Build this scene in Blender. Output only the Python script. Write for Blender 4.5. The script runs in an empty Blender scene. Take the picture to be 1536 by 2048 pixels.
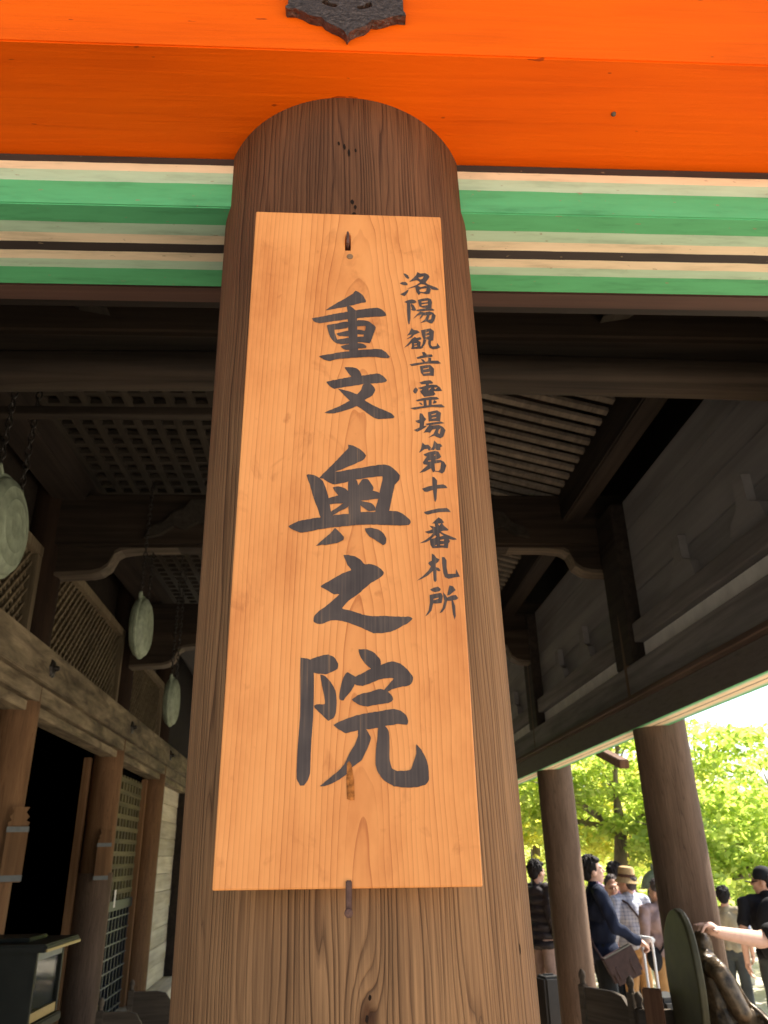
import bpy, bmesh, math, random
import numpy as np
from mathutils import Vector, Matrix
from mathutils.geometry import tessellate_polygon
R = math.radians
scene = bpy.context.scene
col = scene.collection
# ------------------------------------------------------------------ camera
EYE = 1.70
PITCH, YAW, ROLL, FPX = .41816, .057054, -.021254, 1540.0
_f = Vector((math.sin(YAW)*math.cos(PITCH), math.cos(YAW)*math.cos(PITCH), math.sin(PITCH)))
_r0 = Vector((math.cos(YAW), -math.sin(YAW), 0)); _u0 = _r0.cross(_f)
_r = _r0*math.cos(ROLL) + _u0*math.sin(ROLL); _u = -_r0*math.sin(ROLL) + _u0*math.cos(ROLL)
cam_d = bpy.data.cameras.new('camera'); cam = bpy.data.objects.new('camera', cam_d); col.objects.link(cam)
cam_d.sensor_fit = 'HORIZONTAL'; cam_d.sensor_width = 36; cam_d.lens = 36*FPX/1536
cam_d.clip_start = .02; cam_d.clip_end = 2000
M = Matrix((( _r.x, _u.x, -_f.x, 0), (_r.y, _u.y, -_f.y, 0), (_r.z, _u.z, -_f.z, EYE), (0, 0, 0, 1)))
cam.matrix_world = M
scene.camera = cam
cam_d.dof.use_dof = True; cam_d.dof.focus_distance = .66; cam_d.dof.aperture_fstop = 26   # small phone aperture, focused on the sign
# ------------------------------------------------------------------ sky, sun, exposure
SUN_DIR = Vector((.80, .38, 0)).normalized()*math.cos(R(52)) + Vector((0, 0, math.sin(R(52))))   # towards the sun
world = bpy.data.worlds.new('World'); scene.world = world; world.use_nodes = True
wn = world.node_tree.nodes; wl = world.node_tree.links
sky = wn.new('ShaderNodeTexSky'); sky.sky_type = 'NISHITA'; sky.sun_disc = False
sky.sun_elevation = R(52); sky.sun_rotation = math.atan2(SUN_DIR.x, SUN_DIR.y)
sky.air_density = 1.0; sky.dust_density = 2.5; sky.ozone_density = 1.0
wl.new(sky.outputs[0], wn['Background'].inputs[0]); wn['Background'].inputs[1].default_value = .13
sun_d = bpy.data.lights.new('sun', 'SUN'); sun_d.energy = 5.0; sun_d.angle = R(.5); sun_d.color = (1, .93, .82)
sun = bpy.data.objects.new('sun', sun_d); col.objects.link(sun)
sun.rotation_euler = (-SUN_DIR).to_track_quat('-Z', 'Y').to_euler()
scene.view_settings.view_transform = 'Standard'; scene.view_settings.look = 'None'
scene.view_settings.gamma = 1; scene.view_settings.exposure = 1.58
scene.cycles.max_bounces = 10; scene.cycles.diffuse_bounces = 7; scene.cycles.transmission_bounces = 6
scene.cycles.use_denoising = True
scene.cycles.sample_clamp_indirect = 6

# ------------------------------------------------------------------ material helpers
MATS = {}
def nodes_of(name, rough=.7, spec=.3, metal=0):
    m = bpy.data.materials.new(name); m.use_nodes = True
    nt = m.node_tree; b = nt.nodes['Principled BSDF']
    b.inputs['Roughness'].default_value = rough; b.inputs['Metallic'].default_value = metal
    b.inputs['Specular IOR Level'].default_value = spec
    MATS[name] = m
    return m, nt, b
def N(nt, t, **kw):
    n = nt.nodes.new(t)
    for k, v in kw.items():
        if k.startswith('i_'):
            key = k[2:]; key = int(key) if key.isdigit() else key
            n.inputs[key].default_value = v
        else: setattr(n, k, v)
    return n
def ramp(nt, stops, interp='LINEAR'):
    r = nt.nodes.new('ShaderNodeValToRGB'); cr = r.color_ramp; cr.interpolation = interp
    while len(cr.elements) < len(stops): cr.elements.new(.5)
    for e, (p, c) in zip(cr.elements, stops):
        e.position = p; e.color = (c[0], c[1], c[2], 1)
    return r
def math_n(nt, op, a, b=None, c=None):
    n = nt.nodes.new('ShaderNodeMath'); n.operation = op
    for i, v in enumerate((a, b, c)):
        if v is None: continue
        if isinstance(v, (int, float)): n.inputs[i].default_value = v
        else: nt.links.new(v, n.inputs[i])
    return n.outputs[0]
def mixc(nt, blend, fac, a, b):
    n = nt.nodes.new('ShaderNodeMix'); n.data_type = 'RGBA'; n.blend_type = blend
    for s, v in ((n.inputs[0], fac), (n.inputs[6], a), (n.inputs[7], b)):
        if hasattr(v, 'links') or hasattr(v, 'is_linked'): nt.links.new(v, s)
        elif isinstance(v, (int, float)): s.default_value = v
        else: s.default_value = (v[0], v[1], v[2], 1)
    return n.outputs[2]
def bump(nt, b, h, strength=.3, dist=.01):
    n = nt.nodes.new('ShaderNodeBump'); n.inputs['Strength'].default_value = strength; n.inputs['Distance'].default_value = dist
    nt.links.new(h, n.inputs['Height']); nt.links.new(n.outputs[0], b.inputs['Normal']); return n
def coords(nt, scale, kind='Object'):
    tc = nt.nodes.new('ShaderNodeTexCoord'); mp = nt.nodes.new('ShaderNodeMapping'); mp.inputs['Scale'].default_value = scale
    oi = nt.nodes.new('ShaderNodeObjectInfo'); ad = nt.nodes.new('ShaderNodeVectorMath'); ad.operation = 'ADD'
    mu = nt.nodes.new('ShaderNodeVectorMath'); mu.operation = 'SCALE'; mu.inputs['Scale'].default_value = 7.3
    cx = nt.nodes.new('ShaderNodeCombineXYZ')
    for i in range(3): nt.links.new(oi.outputs['Random'], cx.inputs[i])
    nt.links.new(cx.outputs[0], mu.inputs[0])
    nt.links.new(tc.outputs[kind], mp.inputs[0]); nt.links.new(mp.outputs[0], ad.inputs[0]); nt.links.new(mu.outputs[0], ad.inputs[1])
    return ad.outputs[0]
def wood(name, dark, light, axis='Z', scale=30, stretch=.04, rough=.75, bstr=.25, spec=.25, stain=.35, jitter=.12):
    m, nt, b = nodes_of(name, rough, spec)
    s = [scale]*3; s['XYZ'.index(axis)] = scale*stretch
    v = coords(nt, s)
    n1 = N(nt, 'ShaderNodeTexNoise', i_Scale=1.0, i_Detail=6.0, i_Roughness=.62, i_Distortion=.6); nt.links.new(v, n1.inputs['Vector'])
    s2 = [4.0]*3; s2['XYZ'.index(axis)] = 1.2
    v2 = coords(nt, s2)
    n2 = N(nt, 'ShaderNodeTexNoise', i_Scale=1.0, i_Detail=4.0, i_Roughness=.6); nt.links.new(v2, n2.inputs['Vector'])
    r = ramp(nt, [(.30, dark), (.48, [(a+c)/2 for a, c in zip(dark, light)]), (.68, light)]); nt.links.new(n1.outputs[0], r.inputs[0])
    r2 = ramp(nt, [(.30, (1-stain,)*3), (.62, (1, 1, 1))]); nt.links.new(n2.outputs[0], r2.inputs[0])
    c = mixc(nt, 'MULTIPLY', 1.0, r.outputs[0], r2.outputs[0])
    oi = nt.nodes.new('ShaderNodeObjectInfo'); hs = nt.nodes.new('ShaderNodeHueSaturation')
    nt.links.new(math_n(nt, 'MULTIPLY_ADD', oi.outputs['Random'], 2*jitter, 1-jitter), hs.inputs['Value']); nt.links.new(c, hs.inputs['Color'])
    nt.links.new(hs.outputs[0], b.inputs['Base Color'])
    bump(nt, b, n1.outputs[0], bstr, .004)
    return m
def plain(name, c, rough=.6, spec=.3, metal=0, noise=.12, nscale=20, bstr=.0, emit=None):
    m, nt, b = nodes_of(name, rough, spec, metal)
    v = coords(nt, (nscale,)*3)
    n1 = N(nt, 'ShaderNodeTexNoise', i_Scale=1.0, i_Detail=5.0, i_Roughness=.6); nt.links.new(v, n1.inputs['Vector'])
    r = ramp(nt, [(.3, [x*(1-noise) for x in c]), (.7, [min(1, x*(1+noise)) for x in c])]); nt.links.new(n1.outputs[0], r.inputs[0])
    nt.links.new(r.outputs[0], b.inputs['Base Color'])
    if bstr: bump(nt, b, n1.outputs[0], bstr, .004)
    return m
def sepxyz(nt, kind='Object'):
    tc = nt.nodes.new('ShaderNodeTexCoord'); sp = nt.nodes.new('ShaderNodeSeparateXYZ'); nt.links.new(tc.outputs[kind], sp.inputs[0])
    return sp.outputs[0], sp.outputs[1], sp.outputs[2]
def comb(nt, x, y, z):
    n = nt.nodes.new('ShaderNodeCombineXYZ')
    for i, v in enumerate((x, y, z)):
        if isinstance(v, (int, float)): n.inputs[i].default_value = v
        else: nt.links.new(v, n.inputs[i])
    return n.outputs[0]

# weathered round pillar: grain follows the round surface
def pillar_wood(name, dark, light, pitch=.0075, rough=.8, bstr=.5, top=None, ztop=2.15, fine_k=.5, knot=None):
    m, nt, b = nodes_of(name, rough, .2)
    x, y, z = sepxyz(nt)
    ang = math_n(nt, 'MULTIPLY', math_n(nt, 'ARCTAN2', x, math_n(nt, 'MULTIPLY', y, -1.0)), .15)
    wv = comb(nt, math_n(nt, 'MULTIPLY', ang, 9.0), 0.0, math_n(nt, 'MULTIPLY', z, 1.1))
    wn_ = N(nt, 'ShaderNodeTexNoise', i_Scale=1.0, i_Detail=3.0, i_Roughness=.55); nt.links.new(wv, wn_.inputs['Vector'])
    wf = comb(nt, math_n(nt, 'MULTIPLY', ang, 90.0), 3.0, math_n(nt, 'MULTIPLY', z, 9.0))
    wn2 = N(nt, 'ShaderNodeTexNoise', i_Scale=1.0, i_Detail=2.0); nt.links.new(wf, wn2.inputs['Vector'])
    s = math_n(nt, 'ADD', math_n(nt, 'MULTIPLY', ang, 1/pitch), math_n(nt, 'MULTIPLY', wn_.outputs[0], 13.0))
    s = math_n(nt, 'ADD', s, math_n(nt, 'MULTIPLY', wn2.outputs[0], .9))
    # groups of close and wide rings
    gv_ = N(nt, 'ShaderNodeTexNoise', i_Scale=1.0, i_Detail=1.0); nt.links.new(comb(nt, math_n(nt, 'MULTIPLY', ang, 28.0), 2.0, math_n(nt, 'MULTIPLY', z, .25)), gv_.inputs['Vector'])
    s = math_n(nt, 'ADD', s, math_n(nt, 'MULTIPLY', gv_.outputs[0], 9.0))
    kn = None
    if knot:
        du = math_n(nt, 'MULTIPLY', math_n(nt, 'SUBTRACT', ang, knot[0]), 1/.012); dz_ = math_n(nt, 'MULTIPLY', math_n(nt, 'SUBTRACT', z, knot[1]), 1/.030)
        kn = math_n(nt, 'EXPONENT', math_n(nt, 'MULTIPLY', math_n(nt, 'ADD', math_n(nt, 'MULTIPLY', du, du), math_n(nt, 'MULTIPLY', dz_, dz_)), -1.0))
        s = math_n(nt, 'ADD', s, math_n(nt, 'MULTIPLY', kn, 3.2))
    fr = math_n(nt, 'FRACT', s)
    ring = ramp(nt, [(0, (.0,)*3), (.07, (.22,)*3), (.20, (.66,)*3), (.55, (.88,)*3), (.80, (1,)*3), (.95, (.55,)*3), (1, (0,)*3)]); nt.links.new(fr, ring.inputs[0])
    wh = N(nt, 'ShaderNodeTexWhiteNoise', noise_dimensions='1D'); nt.links.new(math_n(nt, 'FLOOR', s), wh.inputs['W'])
    ringv = math_n(nt, 'SUBTRACT', 1.0, math_n(nt, 'MULTIPLY', math_n(nt, 'SUBTRACT', 1.0, ring.outputs[0]), math_n(nt, 'MULTIPLY_ADD', wh.outputs[0], .6, .4)))
    fv = comb(nt, math_n(nt, 'MULTIPLY', ang, 420.0), 0.0, math_n(nt, 'MULTIPLY', z, 7.0))
    fine = N(nt, 'ShaderNodeTexNoise', i_Scale=1.0, i_Detail=5.0, i_Roughness=.65); nt.links.new(fv, fine.inputs['Vector'])
    rr = math_n(nt, 'ADD', math_n(nt, 'MULTIPLY', ringv, .40), math_n(nt, 'MULTIPLY', math_n(nt, 'SUBTRACT', fine.outputs[0], .5-.2/fine_k), fine_k))
    cr = ramp(nt, [(.12, [a*.55 for a in dark]), (.34, dark), (.62, [(a+c)/2 for a, c in zip(dark, light)]), (.95, light)]); nt.links.new(rr, cr.inputs[0])
    bv = comb(nt, math_n(nt, 'MULTIPLY', ang, 14.0), 5.0, math_n(nt, 'MULTIPLY', z, 2.2))
    big = N(nt, 'ShaderNodeTexNoise', i_Scale=1.0, i_Detail=5.0, i_Roughness=.6); nt.links.new(bv, big.inputs['Vector'])
    br = ramp(nt, [(.32, (.68, .62, .58)), (.65, (1.06, 1.0, .96))]); nt.links.new(big.outputs[0], br.inputs[0])
    c = mixc(nt, 'MULTIPLY', 1.0, cr.outputs[0], br.outputs[0])
    # long drying checks
    kv = comb(nt, math_n(nt, 'MULTIPLY', ang, 60.0), 9.0, math_n(nt, 'MULTIPLY', z, .55))
    ck = N(nt, 'ShaderNodeTexNoise', i_Scale=1.0, i_Detail=2.0); nt.links.new(kv, ck.inputs['Vector'])
    ckl = math_n(nt, 'ABSOLUTE', math_n(nt, 'SUBTRACT', ck.outputs[0], .66))
    ckr = ramp(nt, [(0, (.25, .2, .17)), (.006, (1, 1, 1))]); nt.links.new(ckl, ckr.inputs[0])
    c = mixc(nt, 'MULTIPLY', 1.0, c, ckr.outputs[0])
    if kn is not None:
        kr = ramp(nt, [(.62, (1, 1, 1)), (.9, (.34, .27, .23))]); nt.links.new(math_n(nt, 'ADD', kn, math_n(nt, 'MULTIPLY', math_n(nt, 'SUBTRACT', fine.outputs[0], .5), .5)), kr.inputs[0]); c = mixc(nt, 'MULTIPLY', 1.0, c, kr.outputs[0])
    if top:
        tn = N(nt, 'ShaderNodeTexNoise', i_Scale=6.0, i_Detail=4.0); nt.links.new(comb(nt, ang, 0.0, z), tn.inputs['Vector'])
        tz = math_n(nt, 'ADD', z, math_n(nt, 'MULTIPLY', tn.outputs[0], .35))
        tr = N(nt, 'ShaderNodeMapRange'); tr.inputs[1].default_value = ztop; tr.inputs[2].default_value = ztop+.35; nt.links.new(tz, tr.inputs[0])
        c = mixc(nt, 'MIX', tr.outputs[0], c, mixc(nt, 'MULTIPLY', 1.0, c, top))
    nt.links.new(c, b.inputs['Base Color'])
    hh = math_n(nt, 'ADD', math_n(nt, 'MULTIPLY', ringv, .8), math_n(nt, 'MULTIPLY', fine.outputs[0], .35))
    bump(nt, b, hh, bstr, .0016)
    return m
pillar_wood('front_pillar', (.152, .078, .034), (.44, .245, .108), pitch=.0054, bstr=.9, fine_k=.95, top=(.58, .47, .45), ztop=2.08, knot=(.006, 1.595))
pillar_wood('side_column', (.105, .074, .052), (.215, .152, .108), pitch=.013, bstr=.9, fine_k=.8)
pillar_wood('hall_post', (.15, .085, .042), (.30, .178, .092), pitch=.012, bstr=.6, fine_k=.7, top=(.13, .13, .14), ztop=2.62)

# sign board: flat sawn conifer, cathedral grain in the middle, straight lines at the sides
def sign_wood():
    m, nt, b = nodes_of('sign_wood', .5, .3)
    x, y, z = sepxyz(nt)
    wv = comb(nt, math_n(nt, 'MULTIPLY', x, 14.0), 0.0, math_n(nt, 'MULTIPLY', z, 4.0))
    w1 = N(nt, 'ShaderNodeTexNoise', i_Scale=1.0, i_Detail=3.0, i_Roughness=.5); nt.links.new(wv, w1.inputs['Vector'])
    w = math_n(nt, 'SUBTRACT', w1.outputs[0], .5)
    xx = math_n(nt, 'ADD', math_n(nt, 'SUBTRACT', x, .012), math_n(nt, 'MULTIPLY', w, .012))
    dd = math_n(nt, 'ADD', math_n(nt, 'MULTIPLY', math_n(nt, 'SUBTRACT', z, .30), .055), math_n(nt, 'MULTIPLY', w, .022))
    dd = math_n(nt, 'ADD', dd, .030)
    rr = math_n(nt, 'SQRT', math_n(nt, 'ADD', math_n(nt, 'MULTIPLY', xx, xx), math_n(nt, 'MULTIPLY', dd, dd)))
    s = math_n(nt, 'MULTIPLY', rr, 1/.0036)
    fr = math_n(nt, 'FRACT', s)
    line = ramp(nt, [(0, (.0,)*3), (.55, (.16,)*3), (.84, (.42,)*3), (.93, (1,)*3), (.98, (.95,)*3), (1, (0,)*3)]); nt.links.new(fr, line.inputs[0])
    fl = math_n(nt, 'FLOOR', s)
    wn_ = N(nt, 'ShaderNodeTexWhiteNoise', noise_dimensions='1D'); nt.links.new(fl, wn_.inputs['W'])
    amp = math_n(nt, 'MULTIPLY_ADD', wn_.outputs[0], .75, .25)
    fv = comb(nt, math_n(nt, 'MULTIPLY', x, 700.0), 0.0, math_n(nt, 'MULTIPLY', z, 14.0))
    fine = N(nt, 'ShaderNodeTexNoise', i_Scale=1.0, i_Detail=4.0, i_Roughness=.6); nt.links.new(fv, fine.inputs['Vector'])
    fac = math_n(nt, 'MULTIPLY', math_n(nt, 'MULTIPLY', line.outputs[0], amp), math_n(nt, 'MULTIPLY_ADD', fine.outputs[0], .9, .35))
    base = mixc(nt, 'MIX', fac, (.78, .300, .080), (.46, .126, .024))
    bv = comb(nt, math_n(nt, 'MULTIPLY', x, 16.0), 2.0, math_n(nt, 'MULTIPLY', z, 7.0))
    big = N(nt, 'ShaderNodeTexNoise', i_Scale=1.0, i_Detail=5.0, i_Roughness=.62); nt.links.new(bv, big.inputs['Vector'])
    br = ramp(nt, [(.30, (.80, .68, .56)), (.50, (1, .98, .95)), (.70, (1.08, 1.12, 1.2))]); nt.links.new(big.outputs[0], br.inputs[0])
    c = mixc(nt, 'MULTIPLY', 1.0, base, br.outputs[0])
    sm = N(nt, 'ShaderNodeTexNoise', i_Scale=1.0, i_Detail=4.0, i_Roughness=.6, i_Distortion=.8); nt.links.new(comb(nt, math_n(nt, 'MULTIPLY', x, 30.0), 7.0, math_n(nt, 'MULTIPLY', z, 22.0)), sm.inputs['Vector'])
    smr = ramp(nt, [(.60, (1, 1, 1)), (.74, (.74, .66, .60))]); nt.links.new(sm.outputs[0], smr.inputs[0])
    c = mixc(nt, 'MULTIPLY', .85, c, smr.outputs[0])
    # grime spots and handling stains, denser near the top and the lower end
    sv = N(nt, 'ShaderNodeTexNoise', i_Scale=55.0, i_Detail=3.0, i_Roughness=.5); nt.links.new(comb(nt, x, 0.0, math_n(nt, 'MULTIPLY', z, .8)), sv.inputs['Vector'])
    sr = ramp(nt, [(.24, (.70, .60, .52)), (.33, (1, 1, 1))]); nt.links.new(sv.outputs[0], sr.inputs[0])
    c = mixc(nt, 'MULTIPLY', .8, c, sr.outputs[0])
    nt.links.new(c, b.inputs['Base Color'])
    rg = math_n(nt, 'MULTIPLY_ADD', big.outputs[0], .25, .4); nt.links.new(rg, b.inputs['Roughness'])
    bump(nt, b, math_n(nt, 'MULTIPLY', fac, -1.0), .12, .001)
sign_wood()
def ink():
    m, nt, b = nodes_of('ink', .75, .2)
    x, y, z = sepxyz(nt, 'Object')
    fv = comb(nt, math_n(nt, 'MULTIPLY', x, 500.0), 0.0, math_n(nt, 'MULTIPLY', z, 10.0))
    f = N(nt, 'ShaderNodeTexNoise', i_Scale=1.0, i_Detail=4.0); nt.links.new(fv, f.inputs['Vector'])
    g = N(nt, 'ShaderNodeTexNoise', i_Scale=30.0, i_Detail=3.0); nt.links.new(comb(nt, x, 0.0, z), g.inputs['Vector'])
    r = ramp(nt, [(.30, (.048, .035, .030)), (.5, (.080, .058, .048)), (.75, (.14, .098, .072))]); nt.links.new(math_n(nt, 'ADD', math_n(nt, 'MULTIPLY', f.outputs[0], .5), math_n(nt, 'MULTIPLY', g.outputs[0], .5)), r.inputs[0])
    wr = ramp(nt, [(.60, (0, 0, 0)), (.72, (1, 1, 1))]); nt.links.new(f.outputs[0], wr.inputs[0])
    nt.links.new(mixc(nt, 'MIX', math_n(nt, 'MULTIPLY', wr.outputs[0], .45), r.outputs[0], (.33, .16, .06)), b.inputs['Base Color'])
ink()
def lacquer(name, c, chips=(.30, .12, .05)):
    m, nt, b = nodes_of(name, .62, .10)
    v = coords(nt, (3.0, 60.0, 60.0)); n1 = N(nt, 'ShaderNodeTexNoise', i_Scale=1.0, i_Detail=6.0, i_Roughness=.65, i_Distortion=.4); nt.links.new(v, n1.inputs['Vector'])
    v2 = coords(nt, (3.5, 9.0, 9.0)); n2 = N(nt, 'ShaderNodeTexNoise', i_Scale=1.0, i_Detail=5.0); nt.links.new(v2, n2.inputs['Vector'])
    mxn = math_n(nt, 'ADD', math_n(nt, 'MULTIPLY', n2.outputs[0], .55), math_n(nt, 'MULTIPLY', n1.outputs[0], .45))
    r = ramp(nt, [(.34, [c[0]*.86, c[1]*.80, c[2]*.8]), (.50, c), (.66, [min(1, c[0]*1.06), c[1]*1.14, c[2]])]); nt.links.new(mxn, r.inputs[0])
    v3 = coords(nt, (18.0, 60.0, 60.0)); n3 = N(nt, 'ShaderNodeTexNoise', i_Scale=1.0, i_Detail=3.0); nt.links.new(v3, n3.inputs['Vector'])
    r3 = ramp(nt, [(.715, (0, 0, 0)), (.73, (1, 1, 1))]); nt.links.new(n3.outputs[0], r3.inputs[0])
    nt.links.new(mixc(nt, 'MIX', r3.outputs[0], r.outputs[0], chips), b.inputs['Base Color'])
    bump(nt, b, n1.outputs[0], .6, .0022)
lacquer('vermilion', (.85, .110, .0006), (.40, .05, .004))
# painted bands: one distance runs down the face and on along the underside
def bands(name, zt, y0, stops, axis='Y', total=.23):
    m, nt, b = nodes_of(name, .65, .2)
    x, y, z = sepxyz(nt)
    d = y if axis == 'Y' else x
    s = math_n(nt, 'ADD', math_n(nt, 'SUBTRACT', zt, z), math_n(nt, 'SUBTRACT', d, y0))
    L = x if axis == 'Y' else y
    w = N(nt, 'ShaderNodeTexNoise', i_Scale=14.0, i_Detail=4.0); nt.links.new(comb(nt, L, 0.0, math_n(nt, 'MULTIPLY', s, 1.0)), w.inputs['Vector'])
    s = math_n(nt, 'ADD', s, math_n(nt, 'MULTIPLY', math_n(nt, 'SUBTRACT', w.outputs[0], .5), .0022))
    r = ramp(nt, [(p/total, c) for p, c in stops], 'CONSTANT'); nt.links.new(math_n(nt, 'DIVIDE', s, total), r.inputs[0])
    n2 = N(nt, 'ShaderNodeTexNoise', i_Scale=1.0, i_Detail=5.0, i_Roughness=.65); nt.links.new(comb(nt, math_n(nt, 'MULTIPLY', L, 9.0), 1.0, math_n(nt, 'MULTIPLY', s, 60.0)), n2.inputs['Vector'])
    r2 = ramp(nt, [(.28, (.68, .69, .66)), (.48, (.95, .95, .93)), (.68, (1.05, 1.05, 1.05))]); nt.links.new(n2.outputs[0], r2.inputs[0])
    c = mixc(nt, 'MULTIPLY', 1.0, r.outputs[0], r2.outputs[0])
    n3 = N(nt, 'ShaderNodeTexNoise', i_Scale=1.0, i_Detail=4.0); nt.links.new(comb(nt, math_n(nt, 'MULTIPLY', L, 60.0), 4.0, math_n(nt, 'MULTIPLY', s, 150.0)), n3.inputs['Vector'])
    r3 = ramp(nt, [(.675, (0, 0, 0)), (.69, (1, 1, 1))]); nt.links.new(n3.outputs[0], r3.inputs[0])
    c = mixc(nt, 'MIX', math_n(nt, 'MULTIPLY', r3.outputs[0], .6), c, (.30, .22, .13))
    nt.links.new(c, b.inputs['Base Color']); bump(nt, b, n2.outputs[0], .2, .002)
CREAM, PALE, GREEN, BLACK = (.82, .65, .43), (.47, .62, .43), (.110, .43, .178), (.050, .038, .032)
H = .0796
bands('painted_bands', 2.4817, .693, [(0, BLACK), (.0118, CREAM), (.025, PALE), (.043, GREEN), (H+.0278, PALE), (H+.0461, CREAM), (H+.0607, BLACK), (H+.0766, CREAM), (H+.092, PALE), (H+.107, GREEN)])
bands('painted_bands_side', 2.48, 1.69, [(0, (.13, .11, .10)), (.1405, GREEN), (.160, PALE), (.175, CREAM), (.211, BLACK), (.220, CREAM), (.256, PALE), (.275, GREEN)], axis='X', total=.32)
wood('brown_board', (.05, .026, .018), (.10, .05, .034), axis='X', scale=25, bstr=.2)
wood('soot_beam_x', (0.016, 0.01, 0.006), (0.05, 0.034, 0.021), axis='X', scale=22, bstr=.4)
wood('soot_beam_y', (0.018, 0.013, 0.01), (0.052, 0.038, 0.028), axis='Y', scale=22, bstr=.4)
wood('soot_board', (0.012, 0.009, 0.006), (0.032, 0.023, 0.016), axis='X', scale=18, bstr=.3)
wood('grey_beam_y', (.085, .062, .036), (.38, .30, .185), axis='Y', scale=17, stretch=.16, bstr=.6, stain=.7)
wood('pale_edge', (.07, .054, .037), (.17, .13, .09), axis='X', scale=20, bstr=.3)
wood('lattice_wood', (0.022, 0.018, 0.013), (0.050, 0.041, 0.030), axis='Y', scale=30)
wood('rafter_wood', (0.15, 0.128, 0.10), (0.28, 0.24, 0.19), axis='X', scale=30)
wood('log_wood', (.016, .011, .007), (.055, .040, .027), axis='X', scale=24, bstr=.5)
wood('side_wood', (.14, .126, .118), (.29, .265, .25), axis='Y', scale=20, bstr=.4)  # right-hand timber paled and greyed; the colour stands in for veiling glare
wood('molding_wood', (.10, .062, .045), (.19, .125, .095), axis='Y', scale=20, bstr=.2)
wood('panel_wood', (.25, .235, .225), (.36, .34, .325), axis='Y', scale=9, bstr=.15, stain=.2, jitter=.06)  # boards lightened in colour too, imitating the glare over the right wall
wood('transom_wood', (.11, .085, .050), (.25, .195, .118), axis='Z', scale=30)
wood('warm_wood', (.16, .085, .038), (.30, .165, .078), axis='Z', scale=26)
wood('door_rail', (.09, .075, .038), (.21, .18, .09), axis='Y', scale=40)
wood('pale_plank', (.55, .45, .31), (.82, .74, .60), axis='Y', scale=16, stain=.3)
wood('floor_plank', (.27, .19, .125), (.46, .35, .24), axis='Y', scale=14, rough=.55)
wood('barrier_wood', (.075, .056, .038), (.17, .13, .09), axis='X', scale=30)
wood('brown_tablet', (.10, .048, .025), (.20, .10, .052), axis='Z', scale=30)
wood('bark', (.12, .095, .068), (.30, .24, .17), axis='Z', scale=16, stretch=.3, bstr=.8)
plain('black_void', (.004, .004, .004), 1.0, 0)  # near-black colour stands in for the darkness of the unlit hall
plain('hole_brown', (.020, .012, .008), .9, .05)
plain('black_lattice', (.016, .020, .028), .5, .4)
plain('plaster', (.84, .80, .74), .9, .1, nscale=8, bstr=.1)  # albedo raised so the right-hand strips carry the glare in their colour
plain('patina', (.21, .245, .17), .6, .3, nscale=22, noise=.3, bstr=.2)
plain('iron', (.105, .072, .055), .42, .5, .6, nscale=170, noise=.5, bstr=1.0)
plain('rust', (.115, .058, .040), .8, .2, nscale=120, noise=.4, bstr=.4)
plain('rust_stain', (.34, .11, .022), .8, .15, nscale=220, noise=.7)
plain('dark_metal', (.030, .026, .022), .45, .5, .5, nscale=60, noise=.3)
plain('grey_metal', (.16, .17, .165), .5, .5, .4, nscale=40)
plain('gilt', (.34, .25, .10), .4, .5, .6, nscale=60)
plain('candle', (.85, .85, .82), .5, .3)
plain('gravel', (.46, .42, .35), .9, .1, nscale=3, noise=.18, bstr=.2)
plain('roof_tile', (.07, .066, .06), .8, .2, nscale=6)
plain('earth', (.16, .12, .075), .95, .1, nscale=.6, noise=.35)
plain('lacquer_black', (.012, .013, .009), .5, .2, nscale=12, noise=.3)

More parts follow.
